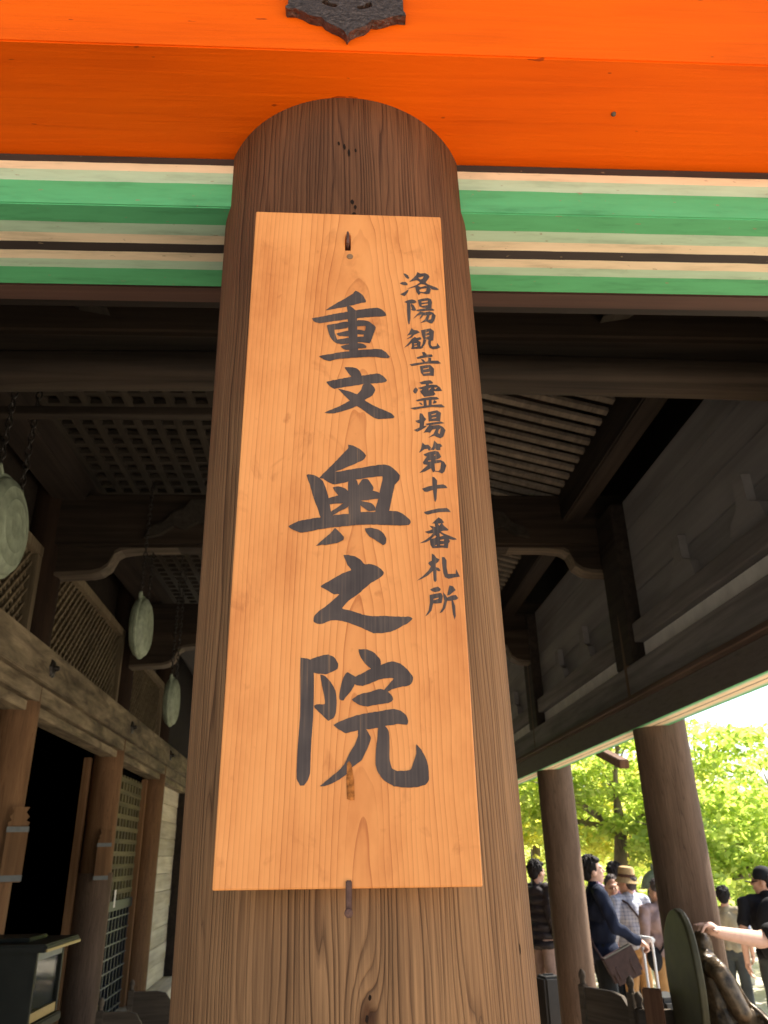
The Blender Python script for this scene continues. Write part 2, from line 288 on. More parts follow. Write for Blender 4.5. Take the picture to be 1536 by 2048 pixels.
# ------------------------------------------------------------------ geometry helpers
def tag(o, label=None, cat=None, group=None, kind=None):
    if label: o['label'] = label
    if cat: o['category'] = cat
    if group: o['group'] = group
    if kind or cat: o['kind'] = kind or 'thing'
    return o
def empty(name, loc=(0, 0, 0), rz=0):
    o = bpy.data.objects.new(name, None); col.objects.link(o); o.location = loc; o.rotation_euler = (0, 0, rz)
    o.empty_display_size = .05
    return o
def link(name, me, mat=None, parent=None):
    o = bpy.data.objects.new(name, me); col.objects.link(o)
    if mat: 
        if not me.materials: me.materials.append(MATS[mat])
    if parent: o.parent = parent
    return o
class MB:
    def __init__(s): s.v = []; s.f = []
    def add(s, vs, fs):
        n = len(s.v); s.v += [tuple(p) for p in vs]; s.f += [tuple(i+n for i in f) for f in fs]; return s
    def box(s, x0, x1, y0, y1, z0, z1, c=0):
        if c <= 0:
            vs = [(x, y, z) for z in (z0, z1) for y in (y0, y1) for x in (x0, x1)]
            return s.add(vs, [(0, 2, 3, 1), (4, 5, 7, 6), (0, 1, 5, 4), (2, 6, 7, 3), (0, 4, 6, 2), (1, 3, 7, 5)])
        bm = bmesh.new(); bmesh.ops.create_cube(bm, size=1)
        for q in bm.verts: q.co = Vector(((x0+x1)/2+q.co.x*(x1-x0), (y0+y1)/2+q.co.y*(y1-y0), (z0+z1)/2+q.co.z*(z1-z0)))
        bmesh.ops.bevel(bm, geom=bm.edges[:], offset=c, segments=2, affect='EDGES')
        bm.verts.index_update(); s.add([q.co[:] for q in bm.verts], [[q.index for q in f.verts] for f in bm.faces]); bm.free(); return s
    def tube(s, pts, rad, n=12, caps=True):
        pts = [Vector(p) for p in pts]; rad = rad if isinstance(rad, (list, tuple)) else [rad]*len(pts)
        rings = []; prev = None
        for i, p in enumerate(pts):
            t = (pts[min(i+1, len(pts)-1)]-pts[max(i-1, 0)]).normalized()
            if prev is None: a = t.orthogonal().normalized()
            else: a = (prev-t*prev.dot(t)).normalized()
            prev = a; bb = t.cross(a)
            rings.append([p+(a*math.cos(2*math.pi*k/n)+bb*math.sin(2*math.pi*k/n))*rad[i] for k in range(n)])
        vs = [q for r_ in rings for q in r_]; fs = []
        for i in range(len(pts)-1):
            for k in range(n): fs.append((i*n+k, i*n+(k+1) % n, (i+1)*n+(k+1) % n, (i+1)*n+k))
        if caps: fs.append(tuple(range(n))[::-1]); fs.append(tuple(range((len(pts)-1)*n, len(pts)*n)))
        return s.add(vs, fs)
    def lathe(s, prof, n=32, mat=None):
        vs = []; fs = []
        for r_, z in prof:
            for k in range(n): vs.append((r_*math.cos(2*math.pi*k/n), r_*math.sin(2*math.pi*k/n), z))
        for i in range(len(prof)-1):
            for k in range(n): fs.append((i*n+k, i*n+(k+1) % n, (i+1)*n+(k+1) % n, (i+1)*n+k))
        fs.append(tuple(range(n))[::-1]); fs.append(tuple(range((len(prof)-1)*n, len(prof)*n)))
        if mat: vs = [mat @ Vector(v) for v in vs]
        return s.add(vs, fs)
    def prism(s, loop, holes, fn, d0, d1):
        """outline (2D) with holes, pushed from depth d0 to d1; fn(a, b, d) gives the 3D point"""
        loops = [loop]+list(holes); flat = [p for l in loops for p in l]; m = len(flat)
        tris = tessellate_polygon([[Vector((p[0], p[1], 0)) for p in l] for l in loops])
        vs = [fn(p[0], p[1], d0) for p in flat]+[fn(p[0], p[1], d1) for p in flat]
        fs = [tuple(t) for t in tris]+[tuple(i+m for i in t[::-1]) for t in tris]
        o = 0
        for l in loops:
            k = len(l)
            for i in range(k): fs.append((o+i, o+(i+1) % k, m+o+(i+1) % k, m+o+i))
            o += k
        return s.add(vs, fs)
    def mesh(s, name, smooth=False, fix=True):
        me = bpy.data.meshes.new(name); me.from_pydata(s.v, [], s.f); me.update()
        if fix:
            bm = bmesh.new(); bm.from_mesh(me); bmesh.ops.recalc_face_normals(bm, faces=bm.faces[:]); bm.to_mesh(me); bm.free()
        if smooth:
            me.polygons.foreach_set('use_smooth', [True]*len(me.polygons))
            try: me.set_sharp_from_angle(angle=R(40))
            except Exception: pass
        return me
    def build(s, name, mat, parent=None, smooth=False, rz=None, loc=None):
        o = link(name, s.mesh(name, smooth), mat, parent)
        if loc: o.location = loc
        if rz is not None: o.rotation_euler = (0, 0, rz)
        return o
def box(name, mat, b, parent=None, c=0): return MB().box(*b, c=c).build(name, mat, parent, smooth=c > 0)
# ------------------------------------------------------------------ large structure: ground, floor, roof, ceiling
rnd = random.Random(5)
tag(MB().add([(-300, -300, -.2), (300, -300, -.2), (300, 300, -.2), (-300, 300, -.2)], [(0, 1, 2, 3)]).build('ground', 'gravel'), kind='structure')
fl = tag(box('floor', 'brown_tablet', (-6, 2.92, -.35, 15.0, -.19, -.045)), kind='structure')
for i in range(23):
    x0 = -2.1+i*.218
    box('plank', 'floor_plank', (x0+.002, x0+.216, -.36, 14.6, -.04, rnd.uniform(-.002, .001)), fl, c=.004)
tag(box('roof', 'roof_tile', (-7, 4.0, -1.1, 16.2, 4.55, 4.75)), kind='structure')
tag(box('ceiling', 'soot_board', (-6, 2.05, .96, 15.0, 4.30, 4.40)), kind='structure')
# ------------------------------------------------------------------ front: pillar, vermilion beam, painted tie beam
PX, PY, PR = .010, .757, .15
def pillar(name, mat, x, y, r_, z0, z1, seg=96, taper=0, lumps=.0):
    m = MB(); rows = 40 if lumps else 2; vs = []; fs = []
    for i in range(rows):
        z = z0+(z1-z0)*i/(rows-1)
        for k in range(seg):
            a = 2*math.pi*k/seg
            q = r_*(1-taper*i/(rows-1))
            if lumps: q += lumps*(math.sin(3*a+z*1.3)+.6*math.sin(7*a-z*2.1+x)+.5*math.sin(2*a+z*4))
            vs.append((q*math.cos(a), q*math.sin(a), z))
    for i in range(rows-1):
        for k in range(seg): fs.append((i*seg+k, i*seg+(k+1) % seg, (i+1)*seg+(k+1) % seg, (i+1)*seg+k))
    fs.append(tuple(range(seg))[::-1]); fs.append(tuple(range((rows-1)*seg, rows*seg)))
    m.add(vs, fs); o = m.build(name, mat, smooth=True); o.location = (x, y, 0)
    return o
PR = .1512
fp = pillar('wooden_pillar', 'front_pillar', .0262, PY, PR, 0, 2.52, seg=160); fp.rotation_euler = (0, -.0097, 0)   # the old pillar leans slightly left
tag(fp, 'large round weathered wooden pillar carrying the vertical sign board, nearest of all', 'pillar')
# nail holes and knots in the pillar face
def on_pillar(a, z, rr=PR): return Vector((rr*math.sin(a), -rr*math.cos(a), z))
for a, z, w, h in ((-.02, 2.405, .0016, .0045), (.012, 2.396, .0014, .006), (-.06, 2.41, .0016, .003), (.06, 2.40, .0012, .003), (.03, 2.325, .002, .0035), (.05, 2.318, .0016, .003), (.04, 2.308, .0025, .003),
                   (.02, 1.585, .0016, .0022), (.05, 1.612, .0012, .0018), (.035, 1.60, .0015, .0022), (.20, 1.515, .0013, .0017), (.19, 1.537, .0012, .0018), (.40, 1.528, .0014, .003), (.66, 1.53, .0012, .004), (.98, 1.63, .0010, .004), (-.62, 1.53, .0010, .003)):
    m = MB(); c = on_pillar(a, z, PR+.0004); t = Vector((math.cos(a), math.sin(a), 0))
    m.add([c+t*(w*.8*math.cos(q)*(1+.25*math.sin(2*q+z*90)))+Vector((0, 0, h*math.sin(q))) for q in [2*math.pi*k/12 for k in range(12)]], [tuple(range(12))])
    m.build('nail_hole', 'hole_brown', fp)
UZ, FY = 2.482, .5507
ob = box('vermilion_beam', 'vermilion', (-3.2, 3.4, FY, .95, UZ, 2.86), c=.0016)
tag(ob, 'bright vermilion lacquered crossbeam over the front pillar', 'beam')
ft = MB()
# iron fitting traced on the beam face: x, z
zt = 2.56
lp = [(-.0605, 2.70), (-.0612, 2.5405), (-.064, 2.5365), (-.0625, 2.533), (-.053, 2.5335), (-.046, 2.530), (-.038, 2.5235), (-.030, 2.521), (-.0245, 2.5205), (-.021, 2.5145), (-.014, 2.509), (-.006, 2.5045), (.000, 2.4985), (.0025, 2.4915), (.0055, 2.4985),
      (.013, 2.5045), (.021, 2.508), (.026, 2.514), (.0285, 2.519), (.035, 2.5185), (.042, 2.521), (.050, 2.5255), (.0575, 2.528), (.066, 2.5275), (.0655, 2.532), (.0635, 2.5365), (.0635, 2.70)]
def slot(cx, cz, s): return [(cx+s*a, cz+b) for a, b in ((-.0085, .006), (-.0065, .0085), (-.002, .0075), (.001, .003), (.0075, .002), (.009, -.0015), (.006, -.004), (.001, -.003), (-.0045, -.0005), (-.0085, .0025))]
ft.prism(lp, [slot(-.0165, 2.5415, 1), slot(.0215, 2.5395, -1)], lambda a, b, d: (a, d, b), FY-.0105, FY-.0005)
o = ft.build('iron_fitting', 'iron', ob); tag(o, 'pointed dark iron fitting with two keyhole cut-outs')
m = MB(); m.lathe([(.0, 0), (.0028, .0), (.0025, .002), (.001, .003)], 12, Matrix.Translation((.3125, .616, UZ)) @ Matrix.Rotation(math.pi, 4, 'X')); m.build('peg', 'pale_edge', ob)
tb = box('painted_tie_beam', 'painted_bands', (-3.2, 3.4, .693, .8335, 2.402, 2.4817), c=.0015)
tag(tb, 'horizontal beam painted in green, cream and black bands, under the vermilion beam', 'beam')
bb = box('brown_backing_beam', 'brown_board', (-3.2, 3.4, .836, .868, 2.403, 2.481), c=.002)
tag(bb, 'thin dark brown beam just behind the green banded beam', 'beam')
fw = tag(box('front_wall', 'soot_board', (-6, 3.0, .955, 1.0, 2.50, 4.5)), 'unseen dark board wall closing the bay above the vermilion beam', 'wall')  # unseen wall placed here to keep light out of the upper interior
# ------------------------------------------------------------------ sign board and its writing
BX0, BX1, BZ0, BZ1, BY = -.0895, .0970, 1.6795, 2.2935, .590
SB = empty('sign_board', (0, BY, BZ0)); tag(SB, 'tall narrow orange wood sign board with black brush writing, on the front pillar', 'sign')
bl = [(BX0, 0), (BX1, -.0015), (BX1+.0008, BZ1-BZ0-.002), (BX0+.0006, BZ1-BZ0)]
SLX, SLZ = .0035, 0.578
slot_h = [(SLX-.0028, SLZ-.012), (SLX+.0028, SLZ-.012), (SLX+.0028, SLZ+.006), (SLX+.0014, SLZ+.0095), (SLX-.0014, SLZ+.0095), (SLX-.0028, SLZ+.005)]
bo = MB().prism(bl, [slot_h], lambda a, b, d: (a, d, b), 0.0, .016).build('board', 'sign_wood', SB)
bv = bo.modifiers.new('bevel', 'BEVEL'); bv.width = .0012; bv.segments = 2; bv.limit_method = 'ANGLE'
MB().tube([(SLX, .012, SLZ-.006), (SLX, -.002, SLZ-.004), (SLX, -.004, SLZ+.004), (SLX, -.0025, SLZ+.0085)], [.0016, .0016, .0015, .0011], 8).build('hook', 'rust', SB, smooth=True)
MB().lathe([(.0, 0), (.0032, 0), (.0030, .0006), (.0, .0007)], 14, Matrix.Translation((SLX+.002, -.0002, SLZ-.0205)) @ Matrix.Rotation(R(90), 4, 'X')).build('wooden_plug', 'warm_wood', SB)
MB().box(SLX-.0017, SLX+.0026, -.0020, 0, -.0185, .0045, c=.0006).build('iron_clip', 'rust', SB, smooth=True)
MB().lathe([(.0, 0), (.003, 0), (.0027, .0018), (.0, .0025)], 12, Matrix.Translation((SLX+.0003, -.002, -.0155)) @ Matrix.Rotation(R(90), 4, 'X')).build('clip_nail', 'rust', SB)
# rusty nail scar under the last large character
_in = lambda px, py: (lambda d: (d.x*(BY/d.y), EYE-BZ0+d.z*(BY/d.y)))(_r*(px-768)+_u*(1024-py)+_f*FPX)   # tracing grid of the board face -> board x, z
sc = [(694, 1527), (699, 1522), (703, 1530), (708, 1560), (709, 1600), (702, 1601), (694, 1598), (693, 1560)]
MB().add([(a, -.0006, b) for a, b in (_in(*p) for p in sc)], [tuple(range(len(sc)))]).build('rust_mark', 'rust_stain', SB)
GLYPHS = [  # (origin x, origin y, zoom), strokes; a stroke is an outline, or (outline, [holes])
 (600, 560, 6.825, [
  [350,415,470,335,640,240,720,190,755,148,800,165,860,215,900,285,895,305,820,320,700,350,560,380,450,400],
  [165,525,300,500,470,465,640,435,760,415,900,395,1050,380,1110,400,1170,460,1175,490,1100,500,940,510,780,525,600,545,420,570,270,592,200,575],
  [640,355,690,360,745,405,775,430,778,560,785,800,790,1000,680,1010,670,900,655,600,648,430],
  [370,620,480,600,650,570,650,655,560,672,470,685,480,740,510,820,530,870,490,862,440,820,400,750,380,680],
  [780,555,860,550,930,565,1000,610,1035,650,1010,720,975,820,950,868,910,860,850,855,785,850,785,780,865,775,870,745,785,745,785,680,885,695,893,630,780,635],
  [495,735,560,715,660,695,660,768,570,770,530,765],[505,820,580,805,665,795,670,868,600,878,540,880],
  [555,910,640,885,700,875,790,865,860,872,905,905,900,930,840,938,760,945,660,958,600,950],
  [262,1045,380,1020,560,990,690,975,850,955,1000,948,1110,952,1170,990,1228,1055,1200,1072,1120,1065,1000,1055,830,1058,650,1070,500,1085,395,1112,320,1085]]),
 (600, 560, 6.825, [
  [610,1195,690,1192,770,1205,815,1245,840,1310,800,1340,700,1320,650,1260],
  [360,1395,450,1370,580,1345,700,1322,860,1305,960,1290,1065,1278,1130,1310,1190,1370,1165,1395,1050,1412,930,1415,800,1435,640,1460,520,1478,470,1490,420,1465],
  [862,1430,950,1415,1000,1450,1028,1500,990,1575,885,1640,830,1690,770,1725,640,1775,500,1815,420,1825,335,1815,420,1775,550,1720,660,1660,720,1620,780,1560,830,1510],
  [515,1485,570,1495,680,1525,770,1560,830,1600,900,1655,1010,1720,1150,1780,1250,1825,1290,1870,1270,1890,1170,1895,1050,1900,960,1850,880,1790,780,1725,700,1670,620,1590]]),
 (560, 880, 5.4857, [
  [430,418,520,325,620,225,700,140,750,90,748,52,800,62,870,95,930,150,945,175,920,215,840,255,760,290,650,335,575,365,500,430,470,425],
  [292,383,360,382,430,415,470,450,500,520,530,620,545,700,560,790,580,830,450,850,420,770,370,640,330,500],
  [470,420,570,355,660,345,800,320,960,295,1080,275,1140,268,1210,290,1280,345,1315,390,1305,445,1260,490,1240,580,1210,720,1190,790,1050,800,1050,740,1080,640,1095,560,1125,405,1020,408,900,425,760,455,680,475,600,490,530,465],
  [750,455,840,440,860,520,880,700,880,800,760,815,750,700],
  [580,525,640,512,700,525,755,570,760,640,690,640,630,600],[905,430,960,430,1000,480,1025,520,1015,560,940,600,860,600,850,520],
  [520,650,620,615,700,600,860,560,1010,555,1095,585,1090,640,1020,655,880,670,760,690,640,700,540,705],
  [740,680,760,690,745,740,680,770,580,825,560,790,620,750,690,700],[870,670,940,680,1010,700,1045,740,1045,775,980,785,920,750,880,715],
  [95,950,200,895,320,870,450,850,600,825,760,812,900,792,1050,790,1190,780,1290,785,1360,820,1420,875,1435,905,1410,935,1300,940,1150,935,1000,930,850,935,700,950,560,965,420,985,300,1010,220,1018,150,990],
  [395,1165,480,1090,560,1020,605,970,650,1010,700,1065,695,1100,620,1135,500,1155,460,1150],
  [932,975,1010,968,1080,985,1130,1020,1165,1080,1160,1140,1130,1155,1060,1110,980,1060,945,1015]]),
 (600, 1090, 6.4, [
  [558,130,620,128,700,145,770,185,830,250,880,242,950,255,1020,295,1072,350,1065,385,1000,435,920,480,820,560,740,635,640,700,540,810,640,835,720,865,820,895,950,912,1080,908,1200,915,1320,920,1400,918,1440,945,1380,1000,1300,1045,1220,1090,1130,1118,1040,1128,940,1130,860,1095,760,1050,640,1005,540,975,460,962,370,975,280,1012,200,1002,172,975,185,905,240,850,330,785,420,710,505,630,440,632,360,590,265,530,380,460,520,375,655,320,610,260,580,190]]),
 (570, 1280, 4.9548, [
  [155,178,200,182,262,200,285,320,287,500,280,760,265,950,255,1150,248,1320,225,1390,190,1440,150,1440,115,1370,118,1200,130,1000,150,750,153,400],
  [255,195,340,160,430,145,490,175,527,235,520,285,470,315,400,340,330,335,285,325,270,260],
  [350,345,400,360,455,420,500,500,512,600,505,720,480,775,430,800,370,745,300,680,287,650,340,635,395,635,390,560,370,470],
  [730,95,810,95,880,125,945,195,945,270,860,290,790,230,745,160],
  [615,320,650,340,710,375,690,440,660,500,600,570,580,600,540,590,540,530,560,430,580,370],
  [690,370,770,330,860,280,945,250,1060,213,1140,235,1210,290,1268,365,1265,410,1235,450,1150,465,1060,490,1000,520,985,490,1030,440,1075,380,960,385,860,425,770,455,690,440],
  [662,595,740,540,850,515,940,485,1010,505,1060,555,1072,590,1040,620,920,640,800,660,720,635],
  [482,845,560,800,700,750,850,720,980,700,1080,682,1150,705,1205,755,1220,800,1212,840,1120,835,1000,850,880,880,760,890,680,905,600,925,540,890],
  [725,895,800,880,850,965,835,1030,800,1110,760,1190,680,1250,610,1330,520,1395,440,1435,345,1450,440,1370,550,1280,600,1210,640,1120,690,1040,725,950],
  [925,860,990,855,1030,910,1035,1050,1035,1180,1060,1275,1110,1298,1240,1290,1270,1220,1300,1130,1300,1035,1350,1090,1395,1170,1420,1260,1425,1390,1390,1435,1300,1458,1200,1465,1080,1450,990,1400,925,1320,898,1240,900,1100,915,980]]),
 (780, 530, 11.375, [
  [300,195,350,200,410,240,440,300,410,320,350,280],[220,420,280,390,360,390,400,430,395,465,320,465,260,445],[230,670,330,620,425,555,400,630,340,710,300,705],
  ([435,390,520,310,590,240,625,165,690,200,800,190,870,225,900,275,850,350,810,400,850,440,960,480,1060,520,1110,560,1080,578,960,565,900,520,780,450,700,440,600,500,480,530,380,550,500,500,600,460,680,400,650,370,600,350,520,370],[[640,295,770,260,740,320,690,335]]),
  ([570,500,640,480,700,510,800,480,880,500,930,560,900,660,820,668,700,640,655,695,600,620],[[665,575,720,545,830,535,820,600,760,625,680,610]])]),
 (780, 530, 11.375, [
  [385,860,460,880,470,1000,465,1200,445,1340,425,1360,400,1260,385,1050],[325,845,400,805,500,785,570,805,605,850,560,875,480,880,400,880],
  [480,880,540,920,590,1010,580,1045,520,1045,470,1010,500,1000,470,920],
  ([635,800,740,770,860,755,930,780,955,850,945,990,860,985,740,975,670,950,650,880],[[715,835,865,812,860,848,720,864],[720,900,865,880,865,915,720,935]]),
  [590,1030,700,1005,850,985,950,995,1015,1030,980,1045,850,1045,720,1060,620,1055],
  ([525,1230,620,1120,690,1060,720,1070,780,1085,900,1060,980,1090,1040,1160,1010,1270,960,1335,910,1330,830,1290,740,1315,690,1325,790,1250,840,1150,760,1150,700,1225,670,1230,720,1130,640,1150],[[900,1150,960,1130,930,1240,870,1260]])]),
 (780, 530, 11.375, [
  [490,1435,540,1480,620,1490,680,1535,600,1570,540,1600,500,1650,385,1690,380,1680,450,1640,500,1580,385,1610,440,1540],
  [325,1885,420,1780,500,1680,560,1640,600,1660,530,1740,430,1830],
  ([490,1710,560,1680,690,1640,720,1690,640,1720,700,1760,690,1850,760,1880,700,1910,480,1915,500,1850],[[545,1790,605,1785,612,1805,550,1812],[550,1840,615,1835,622,1860,560,1868]]),
  ([705,1490,800,1470,920,1445,1000,1510,985,1720,920,1735,860,1700,760,1690,725,1600],[[805,1545,885,1515,880,1545,810,1565],[805,1620,895,1595,895,1622,810,1642]]),
  [760,1690,830,1710,800,1800,740,1880,680,1900,740,1800],
  [870,1720,930,1730,930,1830,960,1860,1060,1850,1075,1780,1145,1880,1080,1910,980,1925,900,1890,870,1800]]),
 (790, 690, 10.24, [
  [550,150,600,145,650,190,620,230,570,210],[440,260,530,225,640,200,750,195,775,235,740,250,620,260,530,280,460,290],
  [530,290,580,300,640,370,590,380,560,340],[680,260,740,270,740,345,680,370,650,360,680,310],
  [300,400,420,375,600,355,760,325,880,325,940,380,880,390,760,385,600,390,450,420,340,435],
  ([510,440,620,420,720,410,800,490,795,640,700,630,580,640,530,570],[[575,490,700,462,690,490,580,510],[580,570,715,550,715,575,580,592]])]),
 (790, 690, 10.24, [
  [500,770,600,735,720,722,775,765,770,795,660,800,540,810],[370,950,390,900,430,870,470,920,440,985,410,1000,380,970],
  ([465,885,600,845,740,815,850,820,920,870,965,940,900,950,790,950,830,1010,790,1040,600,1065,550,1010,510,950,560,915],[[690,890,745,878,690,938],[795,880,870,868,830,912]]),
  [630,795,690,790,695,850,630,855],
  [425,1135,560,1095,740,1065,860,1070,905,1110,840,1125,700,1130,560,1145,450,1160],
  [580,1140,640,1135,650,1260,590,1265],[690,1130,750,1130,750,1250,690,1255],[490,1185,540,1190,570,1240,530,1230],[800,1130,860,1170,830,1200,770,1210],
  [310,1300,450,1275,620,1250,800,1230,950,1220,1020,1280,940,1285,760,1275,560,1300,400,1330]]),
 (790, 690, 10.24, [
  [510,1400,560,1410,600,1480,640,1520,600,1570,590,1660,660,1650,620,1690,540,1740,460,1780,385,1745,500,1690,510,1610,450,1590,415,1555,500,1530,500,1450],
  ([675,1380,780,1355,860,1340,940,1390,925,1570,840,1560,690,1570],[[745,1425,840,1400,838,1420,750,1444],[750,1495,845,1478,845,1498,752,1512]]),
  [620,1620,760,1590,940,1570,1015,1605,880,1625,760,1640,660,1645],
  ([585,1800,640,1720,700,1640,760,1650,900,1640,980,1680,1035,1750,990,1880,930,1915,860,1890,800,1860,680,1905,790,1820,840,1720,760,1740,720,1800,660,1790],[[900,1730,940,1710,910,1830,880,1800]])]),
 (810, 870, 10.775, [
  [300,385,350,290,375,165,430,215,500,210,560,270,540,330,510,340,490,300,420,310,350,360],
  [545,320,600,250,630,120,700,190,760,190,805,245,760,270,760,330,680,330,650,290,620,330],
  ([400,420,520,370,640,345,720,360,780,470,740,510,640,545,760,540,840,580,890,660,850,790,800,835,720,800,640,790,600,810,560,720,430,790,310,820,400,730,490,650,400,635,385,590,440,510,470,470,420,450],[[635,620,780,595,760,740,720,780,650,775],[495,558,560,545,560,570,500,578],[620,430,660,425,640,455]])]),
 (810, 870, 10.775, [
  [585,900,630,910,690,980,690,1200,680,1380,655,1450,635,1420,610,1250,590,1100],
  [365,1160,500,1110,680,1080,820,1065,880,1095,915,1145,840,1150,700,1160,560,1200,480,1230,420,1225]]),
 (810, 870, 10.775, [[410,1660,560,1620,720,1585,900,1575,950,1610,985,1665,900,1660,740,1665,600,1690,490,1720,430,1700]]),
 (820, 1030, 9.308, [
  ([410,160,470,100,530,45,590,80,635,140,600,160,640,210,715,270,700,295,620,295,570,310,640,350,740,390,850,435,870,460,800,465,720,450,745,490,715,530,705,620,600,610,420,620,380,560,370,470,290,510,180,530,300,460,390,390,430,340,340,350,275,315,360,290,420,265,360,200,420,210,470,225,460,160],
   [[520,165,580,155,545,200],[548,335,625,385,555,405],[395,445,465,380,490,400,470,430],[560,465,635,453,630,487,562,480],[560,553,635,540,630,567,562,565],[460,570,500,556,495,580]])]),
 (820, 1030, 9.308, [
  [405,720,450,740,490,800,550,825,530,870,480,910,480,970,540,990,570,1035,540,1050,490,1030,495,1220,470,1250,440,1220,430,1040,330,1130,220,1190,130,1225,250,1130,340,1040,390,960,340,910,350,880,405,850],
  [595,785,640,785,680,850,680,970,705,1100,850,1095,860,1010,930,1150,820,1165,720,1190,650,1160,620,1080,595,900]]),
 (820, 1030, 9.308, [
  [375,1390,440,1355,520,1335,575,1380,555,1415,470,1440,410,1420],
  ([365,1490,480,1465,580,1450,610,1510,590,1640,500,1650,430,1650,400,1780,340,1850,285,1890,350,1770,370,1640],[[435,1565,535,1538,530,1562,440,1590]]),
  [735,1310,800,1330,850,1400,800,1440,740,1490,690,1500,700,1450],
  [615,1440,660,1490,690,1540,780,1500,850,1490,900,1550,860,1580,800,1590,840,1700,850,1880,830,1950,800,1850,780,1700,770,1600,690,1600,660,1730,600,1810,550,1830,610,1720,640,1600,620,1520]]),
]
def rough_loop(pts, rg, amp):
    """brush edge: round the traced corners and let the ink bleed a little along the grain"""
    out = []; n = len(pts)
    for i in range(n):
        a, b, c, d = pts[i-1], pts[i], pts[(i+1) % n], pts[(i+2) % n]
        L = math.hypot(c[0]-b[0], c[1]-b[1]); k = max(2, min(8, int(L/.0016)))
        t0 = Vector((c[0]-a[0], c[1]-a[1]))*.28; t1 = Vector((d[0]-b[0], d[1]-b[1]))*.28
        if t0.length > L*.5: t0 *= L*.5/t0.length
        if t1.length > L*.5: t1 *= L*.5/t1.length
        for j in range(k):
            t = j/k; h1 = 2*t**3-3*t*t+1; h2 = -2*t**3+3*t*t; h3 = t**3-2*t*t+t; h4 = t**3-t*t
            p = Vector(b)*h1+Vector(c)*h2+t0*h3+t1*h4
            out.append((p.x+rg.uniform(-.25, .25)*amp, p.y+rg.uniform(-1, 1)*amp))
    return out
rg = random.Random(3)
for ox, oy, zm, strokes in GLYPHS:
    m = MB(); big = zm < 7
    for si, st in enumerate(strokes):
        lo, ho = st if isinstance(st, tuple) else (st, [])
        L = [[_in(ox+l[i]/zm, oy+l[i+1]/zm) for i in range(0, len(l), 2)] for l in [lo]+list(ho)]
        if big: L = [rough_loop(l, rg, .00022) for l in L]
        flat = [p for l in L for p in l]
        tr = tessellate_polygon([[Vector((p[0], p[1], 0)) for p in l] for l in L])
        m.add([(p[0], -.00025-.00004*si, p[1]) for p in flat], tr)
    me = bpy.data.meshes.new('painted_character'); me.from_pydata(m.v, [], m.f); me.update()
    link('painted_character', me, 'ink', SB)
# ------------------------------------------------------------------ left: hall front with posts, tie beam, doors (wall frame: along = local y, out of the wall = local x)
LW = Matrix.Translation((-1.747, 0, 0)) @ Matrix.Rotation(math.atan(.043), 4, 'Z')
LA = math.atan(.043)
def wall_thing(name, label, cat, u=0, n=0, z=0, group=None):
    o = empty(name); o.matrix_world = LW @ Matrix.Translation((n, u, z)); tag(o, label, cat, group); return o
def wall_box(name, mat, n0, n1, u0, u1, z0, z1, c=.004, parent=None):
    o = MB().box(n0, n1, u0, u1, z0, z1, c=c).build(name, mat, parent, smooth=c > 0)
    if parent is None: o.matrix_world = LW
    return o
def copy_tree(o, parent=None):
    c = o.copy(); col.objects.link(c); c.parent = parent
    for ch in o.children: copy_tree(ch, c)
    return c
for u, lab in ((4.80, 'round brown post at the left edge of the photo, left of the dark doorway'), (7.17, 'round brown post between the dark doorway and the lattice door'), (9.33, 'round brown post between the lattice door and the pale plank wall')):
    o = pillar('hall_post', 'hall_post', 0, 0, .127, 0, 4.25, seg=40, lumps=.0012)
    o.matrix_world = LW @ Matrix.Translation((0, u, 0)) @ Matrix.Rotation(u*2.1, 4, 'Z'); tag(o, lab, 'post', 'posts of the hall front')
# nageshi with nail covers
nb = wall_box('long_tie_beam', 'grey_beam_y', .05, .16, 1.2, 12.5, 2.675, 2.895, c=.006); tag(nb, 'long grey weathered tie beam with dark nail covers running along the left hall', 'beam')
prof = [(.0, .046), (.012, .044), (.017, .034), (.018, .018), (.030, .016), (.046, .012), (.052, .004), (.054, 0)]
cover = MB()
vs = []; fs = []; n_ = 36
for r_, h in prof:
    for k in range(n_):
        a = 2*math.pi*k/n_; q = r_*(1+(.10*math.cos(6*a) if r_ > .018 else 0)); vs.append((h, q*math.cos(a), q*math.sin(a)))
for i in range(len(prof)-1):
    for k in range(n_): fs.append((i*n_+k, i*n_+(k+1) % n_, (i+1)*n_+(k+1) % n_, (i+1)*n_+k))
cme = cover.add(vs, fs).mesh('nail_cover', True); cme.materials.append(MATS['dark_metal'])
for u in (2.5, 4.82, 7.20, 9.35, 11.4):
    o = link('nail_cover', cme, None, nb); o.location = (.1605, u, 2.785)
lb = wall_box('lintel', 'grey_beam_y', -.06, .125, 1.2, 12.4, 2.575, 2.672, c=.004); tag(lb, 'dark grey lintel directly under the long tie beam on the left', 'lintel')
kb = wall_box('door_head_rail', 'grey_beam_y', -.045, .085, 1.2, 12.4, 2.515, 2.572, c=.004); tag(kb, 'thin pale rail above the doors, lowest of the left lintels', 'lintel')
